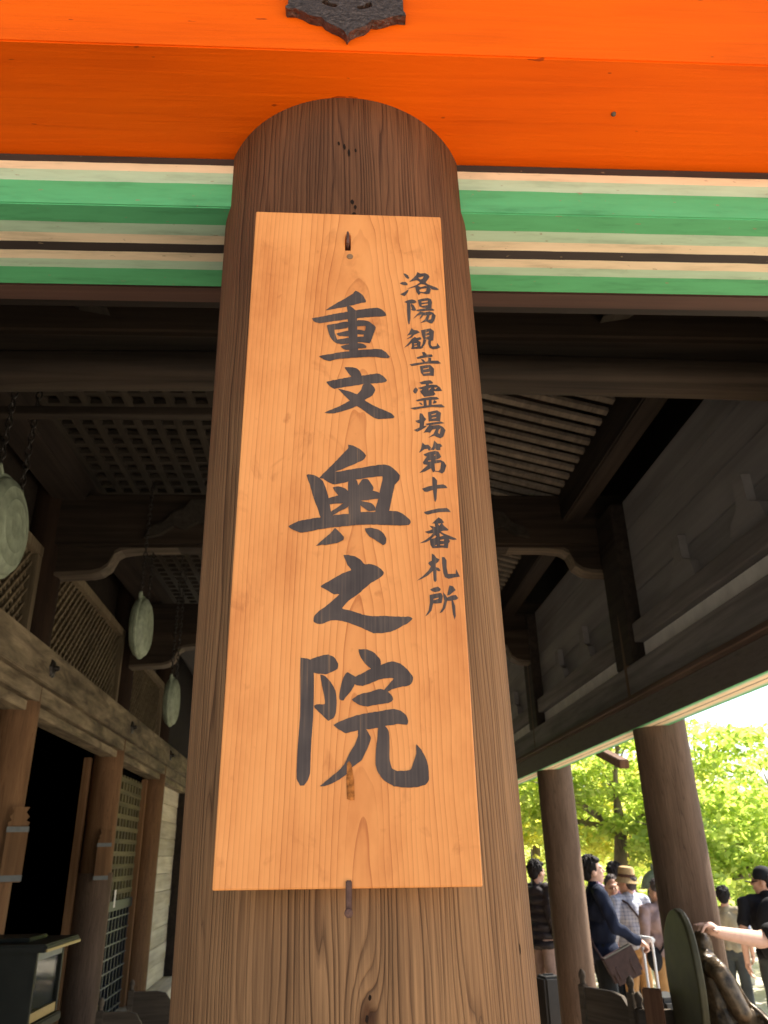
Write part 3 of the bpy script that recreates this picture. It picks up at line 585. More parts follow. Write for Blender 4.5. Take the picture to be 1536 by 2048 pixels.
# wall above the tie beam: board panel with lattice transoms, bay by bay
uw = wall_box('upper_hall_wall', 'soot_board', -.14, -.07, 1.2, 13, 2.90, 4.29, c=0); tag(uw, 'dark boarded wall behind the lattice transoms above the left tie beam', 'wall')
slat_me = {}
def slat(L, w, d, mat):
    k = (round(L, 3), w, d, mat)
    if k not in slat_me:
        me = MB().box(-d/2, d/2, -L/2, L/2, -w/2, w/2).mesh('slat'); me.materials.append(MATS[mat]); slat_me[k] = me
    return slat_me[k]
def transom(u0, u1, z0, z1, label, pitch):
    t = wall_thing('lattice_transom', label, 'transom', (u0+u1)/2, 0, z0, 'lattice transoms above the tie beam')
    W, Hh = u1-u0, z1-z0; fr = .07
    for nm, b in (('frame_rail', (-.05, .05, -W/2, W/2, 0, fr)), ('frame_rail', (-.05, .05, -W/2, W/2, Hh-fr, Hh)), ('frame_stile', (-.048, .048, -W/2, -W/2+fr, fr, Hh-fr)), ('frame_stile', (-.048, .048, W/2-fr, W/2, fr, Hh-fr))):
        box(nm, 'transom_wood', b, t, c=.004)
    a, h = W/2-fr, (Hh-2*fr)/2; zc = Hh/2
    for sgn in (1, -1):
        k = -int((a+h)/pitch)
        while k*pitch <= a+h:
            c0 = k*pitch            # line: z = sgn*(u-c0)
            lo, hi = max(-a, c0-h), min(a, c0+h)
            if hi-lo > .04:
                L = (hi-lo)*math.sqrt(2)
                o = link('slat', slat(L, .016, .014, 'transom_wood'), None, t)
                o.location = (.007*sgn, (lo+hi)/2, zc+sgn*((lo+hi)/2-c0)); o.rotation_euler = (sgn*math.pi/4, 0, 0)
            k += 1
transom(2.45, 4.66, 2.90, 3.52, 'diamond lattice transom nearest the camera, behind the largest gong', .085)
transom(4.94, 7.03, 2.90, 3.62, 'diamond lattice transom above the tie beam, behind the middle gong', .085)
transom(7.31, 9.19, 2.90, 3.58, 'diamond lattice transom farthest back, behind the smallest gong', .085)
# doorway (dark), lattice door, pale plank wall
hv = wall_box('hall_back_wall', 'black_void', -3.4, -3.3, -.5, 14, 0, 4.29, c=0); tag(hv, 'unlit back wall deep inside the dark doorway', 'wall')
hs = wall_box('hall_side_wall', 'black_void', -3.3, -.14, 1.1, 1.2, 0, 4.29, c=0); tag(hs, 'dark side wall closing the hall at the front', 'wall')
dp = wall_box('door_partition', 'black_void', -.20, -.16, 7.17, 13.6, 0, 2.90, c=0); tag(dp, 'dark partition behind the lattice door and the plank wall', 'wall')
nw = wall_box('near_hall_wall', 'soot_board', -.10, -.02, 1.2, 4.2, 0, 2.515, c=0); tag(nw, 'dark boarded wall left of the nearest hall post', 'wall')
js = [(7.03, 7.10, -.175, -.118, 'warm_wood', 'thin light wooden jamb on the right side of the dark doorway'), (9.13, 9.20, -.09, -.035, 'warm_wood', 'reddish wooden jamb right of the lattice door'), (7.30, 7.36, -.09, -.035, 'brown_tablet', 'dark narrow jamb left of the lattice door')]
for u0, u1, n0, n1, mt, lab in js: tag(wall_box('door_jamb', mt, n0, n1, u0, u1, .36, 2.51), lab, 'jamb')
ir = wall_box('altar_rail', 'soot_beam_y', -2.4, -2.36, 3.5, 7.5, 2.02, 2.06); tag(ir, 'faint thin rail inside the dark doorway', 'rail')
ld = wall_thing('lattice_screen', 'tall lattice door with olive rails above and black lattice below', 'door', 8.23, -.075, .36)
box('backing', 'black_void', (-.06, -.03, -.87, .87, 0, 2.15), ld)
for i in range(19):
    z = .05+i*.112; hi = z > .95
    link('lattice_rail', slat(1.74, .042 if hi else .009, .02, 'door_rail' if hi else 'grey_metal'), None, ld).location = (-.005, 0, z)
for i in range(13):
    y = -.84+i*.14
    o = link('lattice_bar', slat(1.16, .058, .02, 'door_rail'), None, ld); o.location = (-.012, y, 1.53); o.rotation_euler = (R(90), 0, 0)
    o = link('lattice_bar', slat(.95, .030, .02, 'black_lattice'), None, ld); o.location = (-.012, y, .475); o.rotation_euler = (R(90), 0, 0)
box('lock_rail', 'black_lattice', (-.02, .02, -.87, .87, .90, .985), ld, c=.003)
box('paper_notice', 'plaster', (.021, .022, .0, .07, .93, 1.08), ld)
pw = wall_thing('plank_wall', 'pale bright plank wall beyond the last hall post', 'wall', 10.4, -.02, .36)
for i in range(11):
    box('plank', 'pale_plank', (-.02, .012+rnd.uniform(0, .006), -.95, .86, i*.196+.002, i*.196+.194), pw, c=.003)
tag(wall_box('dark_end_post', 'soot_beam_y', -.08, .1, 11.28, 11.6, .36, 2.51), 'dark square post right of the pale plank wall', 'post')
th = wall_box('threshold', 'pale_plank', -.10, .24, 4.9, 12.4, .22, .355, c=.008); tag(th, 'pale wooden threshold beam along the foot of the left hall', 'threshold')
ap = wall_box('raised_floor_front', 'soot_beam_y', -.10, .16, 1.2, 12.4, 0, .22, c=.0); tag(ap, 'dark board front below the left threshold', 'wall')
for u, n, z0, z1, sgn, lab in ((4.70, .150, 1.60, 1.98, 1, 'carved wooden tablet with grey bands on the post at the left edge'), (7.005, .085, 1.55, 1.93, 1, 'narrow wooden tablet with grey bands on the post beside the lattice door')):
    t = wall_thing('votive_tablet', lab, 'tablet', u, n, z0, 'tablets hung on the hall posts'); h = z1-z0; t.matrix_world = t.matrix_world @ Matrix.Rotation(R(-72), 4, 'Z')
    box('panel', 'warm_wood', (-.012, .022, -.055, .055, .0, h*.74), t, c=.003)
    box('band', 'grey_metal', (-.014, .0245, -.057, .057, .004, .035), t, c=.001); box('band', 'grey_metal', (-.014, .0245, -.057, .057, h*.66, h*.735), t, c=.001)
    MB().prism([(-.05, h*.745), (.05, h*.745), (.056, h*.79), (.036, h*.82), (.05, h*.87), (.03, h*.93), (.045, h), (-.045, h), (-.03, h*.93), (-.05, h*.87), (-.036, h*.82), (-.056, h*.79)], [], lambda a, b, d: (d, a, b), -.01, .02).build('carved_head', 'warm_wood', t)
cl = wall_thing('post_cladding', 'smooth grained wooden sleeve around the foot of the post beside the lattice door', 'cladding', 7.17, 0, 0)
pc = MB().lathe([(.1285, .0), (.142, .0), (.142, 1.60), (.139, 1.605), (.1285, 1.605)], 48); o = pc.build('sleeve', 'side_column', cl, smooth=True)
# gongs on chains
def gong(u, n, z, r_, label, ztop):
    t = wall_thing('gong', label, 'gong', u, n, z, 'bronze gongs hanging in front of the hall')
    pr = [(0, .60), (.25, .59), (.28, .605), (.31, .58), (.52, .55), (.55, .57), (.58, .54), (.78, .47), (.81, .485), (.84, .45), (.95, .34), (1.0, .2), (1.0, .05)]
    th_ = r_*.50
    half = [(max(a*r_, .0005), b*th_) for a, b in pr]
    mt = Matrix.Rotation(R(90), 4, 'Y')
    MB().lathe([(a, -b) for a, b in half]+[(a, b) for a, b in half[::-1]], 48, mt).build('body', 'patina', t, smooth=True)
    MB().lathe([(r_*1.0, -.012), (r_*1.07, -.006), (r_*1.07, .006), (r_*1.0, .012)], 48, mt).build('rim', 'patina', t, smooth=True)
    for s in (-1, 1):
        y0 = s*r_*.62; z0 = r_*.80
        MB().tube([(0, y0-.02, z0), (0, y0-.022, z0+.03), (0, y0, z0+.05), (0, y0+.022, z0+.03), (0, y0+.02, z0-.01)], .009, 8).build('lug', 'patina', t, smooth=True)
        k = 0; zz = z0+.05; a = []
        lk = slat_me.get('link')
        if not lk:
            q = MB(); pts = [(0, .011*math.cos(b), .022*math.sin(b)) for b in [2*math.pi*i/14 for i in range(15)]]
            lk = q.tube(pts, .0032, 6, caps=False).mesh('chain_link', True); lk.materials.append(MATS['dark_metal']); slat_me['link'] = lk
        while zz < ztop-z:
            o = link('chain_link', lk, None, t); o.location = (0, y0, zz+.012); o.rotation_euler = (0, 0, R(90)*(k % 2)); zz += .033; k += 1
gong(2.66, .60, 2.835, .182, 'green bronze gong at the left edge of the photo, largest of three', 3.95)
gong(4.68, .70, 3.01, .180, 'green bronze gong in the middle of the three hanging gongs', 3.95)
gong(5.98, .70, 2.79, .172, 'green bronze gong closest to the front pillar, smallest of three', 3.95)
# ------------------------------------------------------------------ ceiling: cross beams, brackets, lattice and rafters
def cross_beam(Y, zb, zt_, label, rnd_=False):
    if rnd_:
        m = MB(); vs = []; fs = []; n_ = 28; rows = 30
        for i in range(rows):
            x = -1.95+3.95*i/(rows-1); sag = .035*(1-((x-.02)/1.9)**2)
            for k in range(n_):
                a = 2*math.pi*k/n_; hy, hz = .075, (zt_-zb)/2
                vs.append((x, hy*math.copysign(abs(math.cos(a))**.7, math.cos(a)), (zt_+zb)/2+sag+hz*math.copysign(abs(math.sin(a))**.7, math.sin(a))))
        for i in range(rows-1):
            for k in range(n_): fs.append((i*n_+k, i*n_+(k+1) % n_, (i+1)*n_+(k+1) % n_, (i+1)*n_+k))
        o = m.add(vs, fs).build('cross_beam', 'log_wood', smooth=True); o.location = (0, Y, 0)
    else:
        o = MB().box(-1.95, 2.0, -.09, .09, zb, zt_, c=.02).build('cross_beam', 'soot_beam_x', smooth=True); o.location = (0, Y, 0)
    tag(o, label, 'beam', 'cross beams under the ceiling'); return o
c1 = cross_beam(2.16, 3.085, 3.19, 'rounded dark cross beam nearest the front, above the gongs', True)
c2 = cross_beam(4.80, 3.55, 3.93, 'heavy dark cross beam with carved clouds, second from the front')
c3 = cross_beam(7.02, 3.45, 3.86, 'heavy dark cross beam third from the front, far back')
box('upper_lath', 'log_wood', (-1.9, .3, .55, .60, 3.335, 3.37), c1, c=.003)
tag(box('upper_cross_beam', 'soot_beam_x', (-1.9, 1.95, 2.08, 2.24, 3.26, 3.75), c=.015), 'sooty black cross beam stacked above the nearest rounded beam', 'beam')
for cb, sx in ((c2, (-.95, .9)), (c3, (-.95, .9)), (c1, (-1.1, 1.2))):          # cloud shaped struts carved in relief on the beam face
    for x in sx:
        sh = [(-.34, .02), (-.30, .10), (-.22, .13), (-.17, .20), (-.10, .22), (-.06, .29), (.06, .29), (.10, .22), (.17, .20), (.22, .13), (.30, .10), (.34, .02), (.24, .04), (.16, .10), (.08, .08), (0, .13), (-.08, .08), (-.16, .10), (-.24, .04)]
        zb = 3.30 if cb is c1 else (3.58 if cb is c2 else 3.49)
        MB().prism([(x+a, zb+b) for a, b in sh], [], lambda a, b, d: (a, d, b), -.125, -.088).build('carved_strut', 'lattice_wood', cb)
def bracket(x, Y, z, sgn, label):
    t = empty('bracket_arm', (x, Y, z)); tag(t, label, 'bracket', 'bracket arms under the cross beams')
    pr = [(-.22, -.20), (.06, -.185), (.12, -.17), (.165, -.135), (.185, -.09), (.20, -.05), (.24, -.025), (.34, -.012), (.60, -.008), (.60, .12), (-.22, .12)]
    fn = lambda a, b, d: (a*sgn, d, b)
    MB().prism(pr, [], fn, -.06, .06).build('arm', 'soot_beam_x', t)
    low = pr[:9]; outl = low+[(a, b+.022) for a, b in low[::-1]]
    MB().prism(outl, [], fn, -.0655, -.0605).build('pale_edge', 'pale_edge', t)
    MB().prism([(a-.0, b-.003) for a, b in low]+[(a, b-.001) for a, b in low[::-1]], [], fn, -.0655, .06).build('pale_soffit', 'pale_edge', t)
for Y, z, w in ((4.80, 3.56, 'second'), (6.95, 3.455, 'third')):
    bracket(-1.68, Y, z, 1, f'curved bracket arm with pale edge at the left end of the {w} cross beam')
    bracket(1.70, Y, z, -1, f'curved bracket arm with pale edge at the right end of the {w} cross beam')
lc = empty('lattice_ceiling', (0, 0, 4.06)); tag(lc, 'dark square lattice ceiling above the gongs on the left', 'ceiling')
for i in range(18): link('lattice_bar', slat(6.5, .03, .045, 'lattice_wood'), None, lc).location = (-1.68+i*.117, 6.3, .0)
for i in range(54):
    o = link('lattice_bar', slat(2.05, .028, .042, 'lattice_wood'), None, lc); o.location = (-.68, 3.1+i*.117, .002); o.rotation_euler = (0, 0, R(90))
sc_ = empty('slatted_ceiling', (0, 0, 4.0)); tag(sc_, 'sloping ceiling of pale rafters right of the front pillar', 'ceiling')
for i in range(56):
    o = link('rafter', slat(1.30, .022, .050, 'rafter_wood'), None, sc_); o.location = (.93, 2.95+i*.1155, .085); o.rotation_euler = (0, R(0), R(90)); o.rotation_euler = Matrix.Rotation(R(15.2), 3, 'Y').to_4x4().to_3x3().to_euler() if False else (Matrix.Rotation(R(15.2), 3, 'Y') @ Matrix.Rotation(R(90), 3, 'Z')).to_euler()
br_ = tag(box('purlin', 'soot_beam_y', (1.47, 1.60, 1.0, 14.5, 3.72, 4.0), c=.01), 'dark lengthwise beam at the lower end of the pale rafters', 'beam')
br2 = tag(box('ridge_purlin', 'soot_beam_y', (.30, .42, 1.0, 14.5, 4.05, 4.29), c=.01), 'dark lengthwise beam between lattice ceiling and rafters', 'beam')
tag(box('left_purlin', 'soot_beam_y', (-1.92, -1.70, 1.0, 14.5, 3.88, 4.28), c=.01), 'dark lengthwise beam at the left edge of the lattice ceiling', 'beam')
# ------------------------------------------------------------------ right: columns, tie beams, plaster strips
for Y, lab in ((4.56, 'round brown column nearest on the right, behind the statue'), (7.02, 'round brown column on the right with the man in navy behind it'), (9.46, 'round brown column mostly hidden by the front pillar, farthest on the right')):
    o = pillar('side_column', 'side_column', 0, 0, .15, 0, 3.6, seg=56, lumps=.0015); o.location = (1.85, Y, 0); o.rotation_euler = (0, 0, Y*1.7); tag(o, lab, 'column', 'columns of the open right side')
o = box('painted_side_beam', 'painted_bands_side', (1.69, 1.85, 1.0, 14.6, 2.3395, 2.474), c=.002); tag(o, 'dark side beam with green and cream painted underside over the right columns', 'beam')
o = box('side_molding', 'molding_wood', (1.668, 1.86, 1.0, 14.6, 2.476, 2.524), c=.016); tag(o, 'thin brown molding on top of the painted side beam', 'molding')
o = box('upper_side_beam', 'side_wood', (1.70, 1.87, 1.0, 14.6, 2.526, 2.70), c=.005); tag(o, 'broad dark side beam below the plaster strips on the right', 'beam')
cols = [2.1, 4.56, 7.02, 9.46, 11.9]
for i in range(4):
    a, b = cols[i]+.16, cols[i+1]-.16
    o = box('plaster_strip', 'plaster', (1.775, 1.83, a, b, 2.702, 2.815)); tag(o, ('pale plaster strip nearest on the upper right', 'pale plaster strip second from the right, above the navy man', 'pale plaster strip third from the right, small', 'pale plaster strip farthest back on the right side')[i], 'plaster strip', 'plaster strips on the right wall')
    o = box('side_strut', 'soot_beam_y', (1.70, 1.90, cols[i]-.15, cols[i]+.15, 2.702, 3.72), c=.006); tag(o, ('dark square strut just outside the upper right corner', 'dark square strut above the nearest right column', 'dark square strut above the column hiding the navy man', 'dark square strut above the farthest right column')[i], 'strut', 'struts above the right columns')
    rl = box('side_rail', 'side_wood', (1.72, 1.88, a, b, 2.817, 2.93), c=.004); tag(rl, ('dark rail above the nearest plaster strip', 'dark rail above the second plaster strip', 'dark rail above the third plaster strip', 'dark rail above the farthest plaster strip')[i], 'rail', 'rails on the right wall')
    pn = empty('boarded_bay', (1.80, (a+b)/2, 2.932)); tag(pn, ('brown board panel in the upper right corner, nearest bay', 'brown board panel on the right wall, second bay', 'brown board panel on the right wall, third bay', 'brown board panel on the right wall, farthest bay')[i], 'panel', 'board panels of the right wall')
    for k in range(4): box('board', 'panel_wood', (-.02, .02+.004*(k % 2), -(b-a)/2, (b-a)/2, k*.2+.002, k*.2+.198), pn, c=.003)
    for k, uu in enumerate((-.35, .35)):
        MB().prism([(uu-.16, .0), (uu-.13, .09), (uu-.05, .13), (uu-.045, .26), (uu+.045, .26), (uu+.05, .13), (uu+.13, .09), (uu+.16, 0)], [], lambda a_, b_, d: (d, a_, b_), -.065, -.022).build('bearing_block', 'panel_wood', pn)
tag(box('outer_side_wall', 'soot_board', (1.91, 1.96, 1.0, 15, 2.702, 4.3)), 'dark boarding behind the right struts', 'wall')
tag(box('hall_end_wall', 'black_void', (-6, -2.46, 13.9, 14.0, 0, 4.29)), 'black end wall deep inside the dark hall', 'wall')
tag(box('far_end_wall', 'soot_board', (-2.44, 1.90, 14.62, 14.72, 2.50, 4.3)), 'unseen dark wall above the open far end of the corridor behind the front pillar', 'wall')  # unseen wall, shaped open below so light reaches the pale planks
tag(box('eave_bracket', 'brown_tablet', (-.06, .06, -.42, .42, -.05, .05), c=.01), 'reddish eave bracket end poking out against the trees', 'bracket')
bpy.data.objects['eave_bracket'].location = (3.2, 9.45, 2.70); bpy.data.objects['eave_bracket'].rotation_euler = (R(16), 0, 0)
# ------------------------------------------------------------------ trees outside
def leaf_mat(name, c1, c2, trans):
    m = bpy.data.materials.new(name); m.use_nodes = True; nt = m.node_tree; nt.nodes.remove(nt.nodes['Principled BSDF'])
    out = nt.nodes['Material Output']; g = nt.nodes.new('ShaderNodeNewGeometry')
    r = ramp(nt, [(0, c1), (1, c2)]); nt.links.new(g.outputs['Random Per Island'], r.inputs[0])
    d = nt.nodes.new('ShaderNodeBsdfDiffuse'); t = nt.nodes.new('ShaderNodeBsdfTranslucent'); mx = nt.nodes.new('ShaderNodeMixShader'); mx.inputs[0].default_value = trans
    nt.links.new(r.outputs[0], d.inputs[0]); nt.links.new(mixc(nt, 'MULTIPLY', 1.0, r.outputs[0], (1.35, 1.25, .75)), t.inputs[0])
    nt.links.new(d.outputs[0], mx.inputs[1]); nt.links.new(t.outputs[0], mx.inputs[2]); nt.links.new(mx.outputs[0], out.inputs[0]); MATS[name] = m
leaf_mat('maple_leaf', (.30, .44, .12), (.60, .70, .26), .68)
leaf_mat('autumn_leaf', (.40, .48, .12), (.70, .70, .26), .68)
leaf_mat('far_leaf', (.42, .54, .18), (.70, .76, .34), .6)
def leaf_mesh(name, centres, nrs, size, tilt, mat, parent=None):
    n = len(centres)
    ax = nrs.normal(size=(n, 3))*tilt+np.array([0, 0, 1.0]); ax /= np.linalg.norm(ax, axis=1)[:, None]
    t = nrs.normal(size=(n, 3)); a = np.cross(ax, t); a /= np.linalg.norm(a, axis=1)[:, None]; b = np.cross(ax, a)
    s = nrs.uniform(size[0], size[1], n)[:, None]
    drop = np.array([0, 0, -.22])
    P = np.stack([centres-a*s*.55, centres-b*s*.38+ax*s*.05, centres+a*s*.6+drop*s, centres+b*s*.38+ax*s*.05], 1).reshape(-1, 3)
    me = bpy.data.meshes.new(name); me.vertices.add(4*n); me.vertices.foreach_set('co', P.ravel())
    me.loops.add(4*n); me.loops.foreach_set('vertex_index', np.arange(4*n)); me.polygons.add(n)
    me.polygons.foreach_set('loop_start', np.arange(0, 4*n, 4)); me.polygons.foreach_set('loop_total', np.full(n, 4)); me.update(calc_edges=True)
    return link(name, me, mat, parent)
def maple(loc, lean, limbs, pads, per, label, seed, mat='maple_leaf', tr=.11, size=(.075, .14), padr=(.44, .13)):
    nrs = np.random.RandomState(seed); rr = random.Random(seed)
    t = empty('maple_tree', loc); tag(t, label, 'tree', 'maple trees outside the right columns')
    m = MB(); fk = Vector(lean)
    m.tube([Vector((0, 0, -.1)), fk*.35+Vector((.05, 0, 0)), fk*.7+Vector((-.03, .02, 0)), fk], [tr*1.35, tr*1.1, tr*.95, tr*.85], 10)
    m.build('trunk', 'bark', t, smooth=True)
    tips = []
    for (ax, ay, az, L) in limbs:
        d = Vector((ax, ay, az)).normalized(); p = fk.copy(); pts = [p.copy()]; rad = [tr*.6]; k = 6
        for i in range(k):
            d = (d+Vector((rr.uniform(-.25, .25), rr.uniform(-.25, .25), rr.uniform(-.12, .10)))).normalized(); p = p+d*(L/k); pts.append(p.copy()); rad.append(tr*.6*(1-(i+1)/(k+.6)))
        q = MB().tube(pts, rad, 7)
        for i in range(2, k+1):
            for _ in range(2):
                e = (d+Vector((rr.uniform(-1, 1), rr.uniform(-1, 1), rr.uniform(-.3, .45)))).normalized(); l = rr.uniform(.35, .9)
                mid = pts[i]+e*l*.5+Vector((0, 0, .04)); end = pts[i]+e*l
                q.tube([pts[i], mid, end], [rad[i]*.55+.004, .007, .003], 5); tips += [mid, end]
            tips.append(pts[i])
        q.build('limb', 'bark', t, smooth=True)
    cs = []
    for _ in range(pads):
        c = np.array(rr.choice(tips))+nrs.normal(size=3)*[.28, .28, .16]
        k = int(per*.50*rr.uniform(.5, 1.4)); R_ = padr[0]*rr.uniform(.6, 1.25)
        ang = nrs.uniform(0, 2*np.pi, k); rad = R_*np.sqrt(nrs.uniform(0, 1, k)); dz = nrs.normal(size=k)*padr[1]*.5-(rad/R_)**2*.10
        cs.append(c+np.stack([rad*np.cos(ang), rad*np.sin(ang), dz], 1))
    leaf_mesh('crown', np.concatenate(cs), nrs, size, .55, mat, t)
    return t
maple((4.05, 12.6, -.2), (.22, .05, 2.15), [(-.9, -.1, .55, 2.2), (.75, -.25, .6, 2.3), (.1, .6, .9, 2.2), (-.35, -.5, .9, 1.8), (.95, .3, .25, 1.9), (-.8, .3, .15, 1.7)], 90, 230, 'forked maple tree between the two right columns, behind the crowd', 11)
maple((6.6, 12.4, -.2), (-.15, .1, 1.55), [(-.9, -.2, .25, 1.8), (.8, .1, .45, 2.0), (-.4, .7, .5, 1.7), (.2, -.7, .35, 1.6), (-.7, -.6, .05, 1.5)], 80, 230, 'low spreading maple tree at the right edge of the photo', 23)
maple((3.6, 15.8, -.2), (.05, .0, 2.0), [(-.8, .1, .6, 2.0), (.7, -.3, .6, 2.0), (0, .5, 1, 1.9), (-.5, -.5, .3, 1.6)], 70, 220, 'yellowish maple tree seen in the narrow gap beside the front pillar', 31, 'autumn_leaf')
maple((5.6, 16.5, -.2), (.1, .1, 1.9), [(-.9, .1, .45, 2.3), (.8, -.2, .5, 2.2), (.1, .6, .8, 2.0), (.3, -.8, .3, 1.8), (-.5, -.7, .2, 1.8)], 90, 220, 'maple tree standing behind the forked one, between the columns', 47, 'autumn_leaf')
maple((9.3, 15.5, -.2), (-.1, .1, 1.7), [(-.9, .1, .4, 2.2), (.8, -.2, .4, 2.0), (.1, .6, .7, 1.9), (-.6, -.7, .2, 1.9)], 80, 220, 'maple tree far right, beyond the low spreading one', 53)
maple((8.0, 20.0, -.2), (.1, .1, 1.9), [(-.9, .1, .35, 2.6), (.8, -.2, .35, 2.4), (.1, .6, .6, 2.0), (-.6, -.7, .2, 2.1)], 90, 220, 'maple tree farthest back behind the others', 59, 'autumn_leaf')
nrs = np.random.RandomState(77); cs = []
for k in range(380):
    x = nrs.uniform(-18, 34); y = nrs.uniform(24, 40); zc = nrs.uniform(-.2, 2.0+.035*y); r_ = nrs.uniform(.7, 1.5)
    n = 260; ang = nrs.uniform(0, 2*np.pi, n); rad = r_*np.sqrt(nrs.uniform(0, 1, n)); cs.append(np.array([x, y, zc])+np.stack([rad*np.cos(ang), rad*np.sin(ang), nrs.normal(size=n)*.25-.3*(rad/r_)**2], 1))
o = leaf_mesh('far_woods', np.concatenate(cs), nrs, (.16, .28), .7, 'far_leaf'); tag(o, 'mass of green woods in the far background', 'woods', kind='stuff')
hl = MB(); gv = []; gf = []
nx, ny = 40, 12
for j in range(ny):
    for i in range(nx):
        x = -10+i*2.0; y = 24+j*5; gv.append((x, y, -.25+max(0, (y-26))*.09+.5*math.sin(x*.3+j)*min(1, max(0, (y-26))*.08)))
for j in range(ny-1):
    for i in range(nx-1): gf.append((j*nx+i, j*nx+i+1, (j+1)*nx+i+1, (j+1)*nx+i))
tag(hl.add(gv, gf).build('hill', 'earth', smooth=True), kind='structure')
# ------------------------------------------------------------------ pale fence and bronze lantern outside
sf = empty('stone_fence', (0, 13.2, -.2)); tag(sf, 'low pale fence behind the people on the right', 'fence')
for i in range(14): box('fence_post', 'plaster', (3.0+i*.62, 3.09+i*.62, -.05, .05, 0, .92), sf, c=.01)
for z in (.35, .72): box('fence_rail', 'plaster', (2.9, 11.3, -.03, .03, z, z+.08), sf, c=.01)
ln = empty('bronze_lantern', (4.40, 11.9, -.2)); tag(ln, 'green bronze lantern with domed top behind the crowd', 'lantern')
MB().lathe([(.10, 0), (.16, .02), (.12, .10), (.05, .16), (.045, .85), (.10, .95), (.14, 1.0), (.10, 1.03)], 20).build('post', 'patina', ln, smooth=True)
MB().lathe([(.10, 1.03), (.115, 1.05), (.115, 1.36), (.10, 1.38)], 12).build('fire_box', 'dark_metal', ln)
MB().lathe([(.175, 1.38), (.19, 1.395), (.18, 1.44), (.15, 1.52), (.10, 1.58), (.05, 1.61), (.02, 1.62)], 24).build('roof', 'patina', ln, smooth=True)
MB().lathe([(.012, 1.62), (.03, 1.64), (.028, 1.665), (.008, 1.70), (.002, 1.72)], 14).build('finial', 'patina', ln, smooth=True)
# ------------------------------------------------------------------ bodies: capsules and ellipsoids fused into one surface
from mathutils import noise as _mn
def fuse(name, prims, voxel, mat, parent, smooth=3, wrinkle=None):
    bm = bmesh.new()
    for p in prims:
        if p[0] == 'e':      # ellipsoid: centre, radii, optional euler
            mt = Matrix.Translation(p[1]) @ (Matrix.Rotation(0, 4, 'X') if len(p) < 4 else Matrix.LocRotScale(None, __import__('mathutils').Euler(p[3]), None)) @ Matrix.Diagonal((*p[2], 1))
            bmesh.ops.create_icosphere(bm, subdivisions=3, radius=1, matrix=mt)
        else:                # tapered capsule: a, ra, b, rb
            _, a, ra, b, rb = p; a = Vector(a); b = Vector(b); d = b-a; L = max(d.length, 1e-4)
            q = d.to_track_quat('Z', 'Y').to_matrix().to_4x4()
            bmesh.ops.create_cone(bm, cap_ends=True, segments=16, radius1=ra, radius2=rb, depth=L, matrix=Matrix.Translation((a+b)/2) @ q)
            for c, r_ in ((a, ra), (b, rb)): bmesh.ops.create_icosphere(bm, subdivisions=2, radius=r_, matrix=Matrix.Translation(c))
    me = bpy.data.meshes.new(name); bm.to_mesh(me); bm.free()
    tmp = bpy.data.objects.new('tmp', me); col.objects.link(tmp)
    md = tmp.modifiers.new('r', 'REMESH'); md.mode = 'VOXEL'; md.voxel_size = voxel
    if smooth: ms = tmp.modifiers.new('s', 'SMOOTH'); ms.factor = .5; ms.iterations = smooth
    dg = bpy.context.evaluated_depsgraph_get(); me2 = bpy.data.meshes.new_from_object(tmp.evaluated_get(dg)); me2.name = name
    bpy.data.objects.remove(tmp); bpy.data.meshes.remove(me)
    if wrinkle:
        amp, fq, zs = wrinkle; nv_ = len(me2.vertices); co = np.empty(nv_*3); no = np.empty(nv_*3); me2.vertices.foreach_get('co', co); me2.vertices.foreach_get('normal', no)
        co = co.reshape(-1, 3); no = no.reshape(-1, 3); sd_ = len(bpy.data.meshes)*3.7
        d = np.array([_mn.noise((c[0]*fq+sd_, c[1]*fq, c[2]*fq*zs)) for c in co])
        me2.vertices.foreach_set('co', (co+no*(d*amp)[:, None]).ravel()); me2.update()
    me2.materials.clear(); me2.polygons.foreach_set('use_smooth', [True]*len(me2.polygons))
    return link(name, me2, mat, parent)
def cloth(name, c, nscale=14, bstr=.25, rough=.85): plain(name, c, rough, .15, 0, .15, nscale, bstr)
plain('skin', (.52, .30, .21), .55, .35, 0, .08, 30)
plain('skin_light', (.58, .36, .27), .55, .35, 0, .08, 30)
plain('hair_black', (.014, .012, .012), .75, .15, 0, .4, 90, .6); plain('hair_grey', (.085, .072, .068), .85, .1, 0, .4, 90, .6)
cloth('navy_wool', (.010, .015, .034)); cloth('dark_trousers', (.012, .015, .018)); cloth('pink_shirt', (.62, .42, .50)); cloth('white_pink_shirt', (.66, .50, .55))
cloth('khaki', (.36, .21, .09)); cloth('grey_rose_shirt', (.34, .245, .23)); cloth('straw', (.42, .29, .14), 60); cloth('black_cloth', (.014, .014, .016)); cloth('tan_vest', (.30, .26, .17))
cloth('blue_grey_shirt', (.22, .25, .34)); cloth('camo', (.045, .05, .048), 12); cloth('jeans', (.05, .075, .14)); cloth('beige_trousers', (.36, .25, .20)); cloth('hat_band', (.10, .05, .035))
plain('puffer_nylon', (.022, .018, .021), .6, .3, 0, .2, 20, .1); plain('bag_leather', (.040, .022, .022), .5, .3, 0, .4, 16, .3); plain('white_plastic', (.62, .64, .66), .4, .4)
plain('shoe_black', (.02, .02, .02), .5, .4); plain('lens_dark', (.01, .008, .008), .3, .5); plain('lip', (.42, .17, .14), .5, .3); plain('logo_white', (.7, .7, .68), .6, .2)
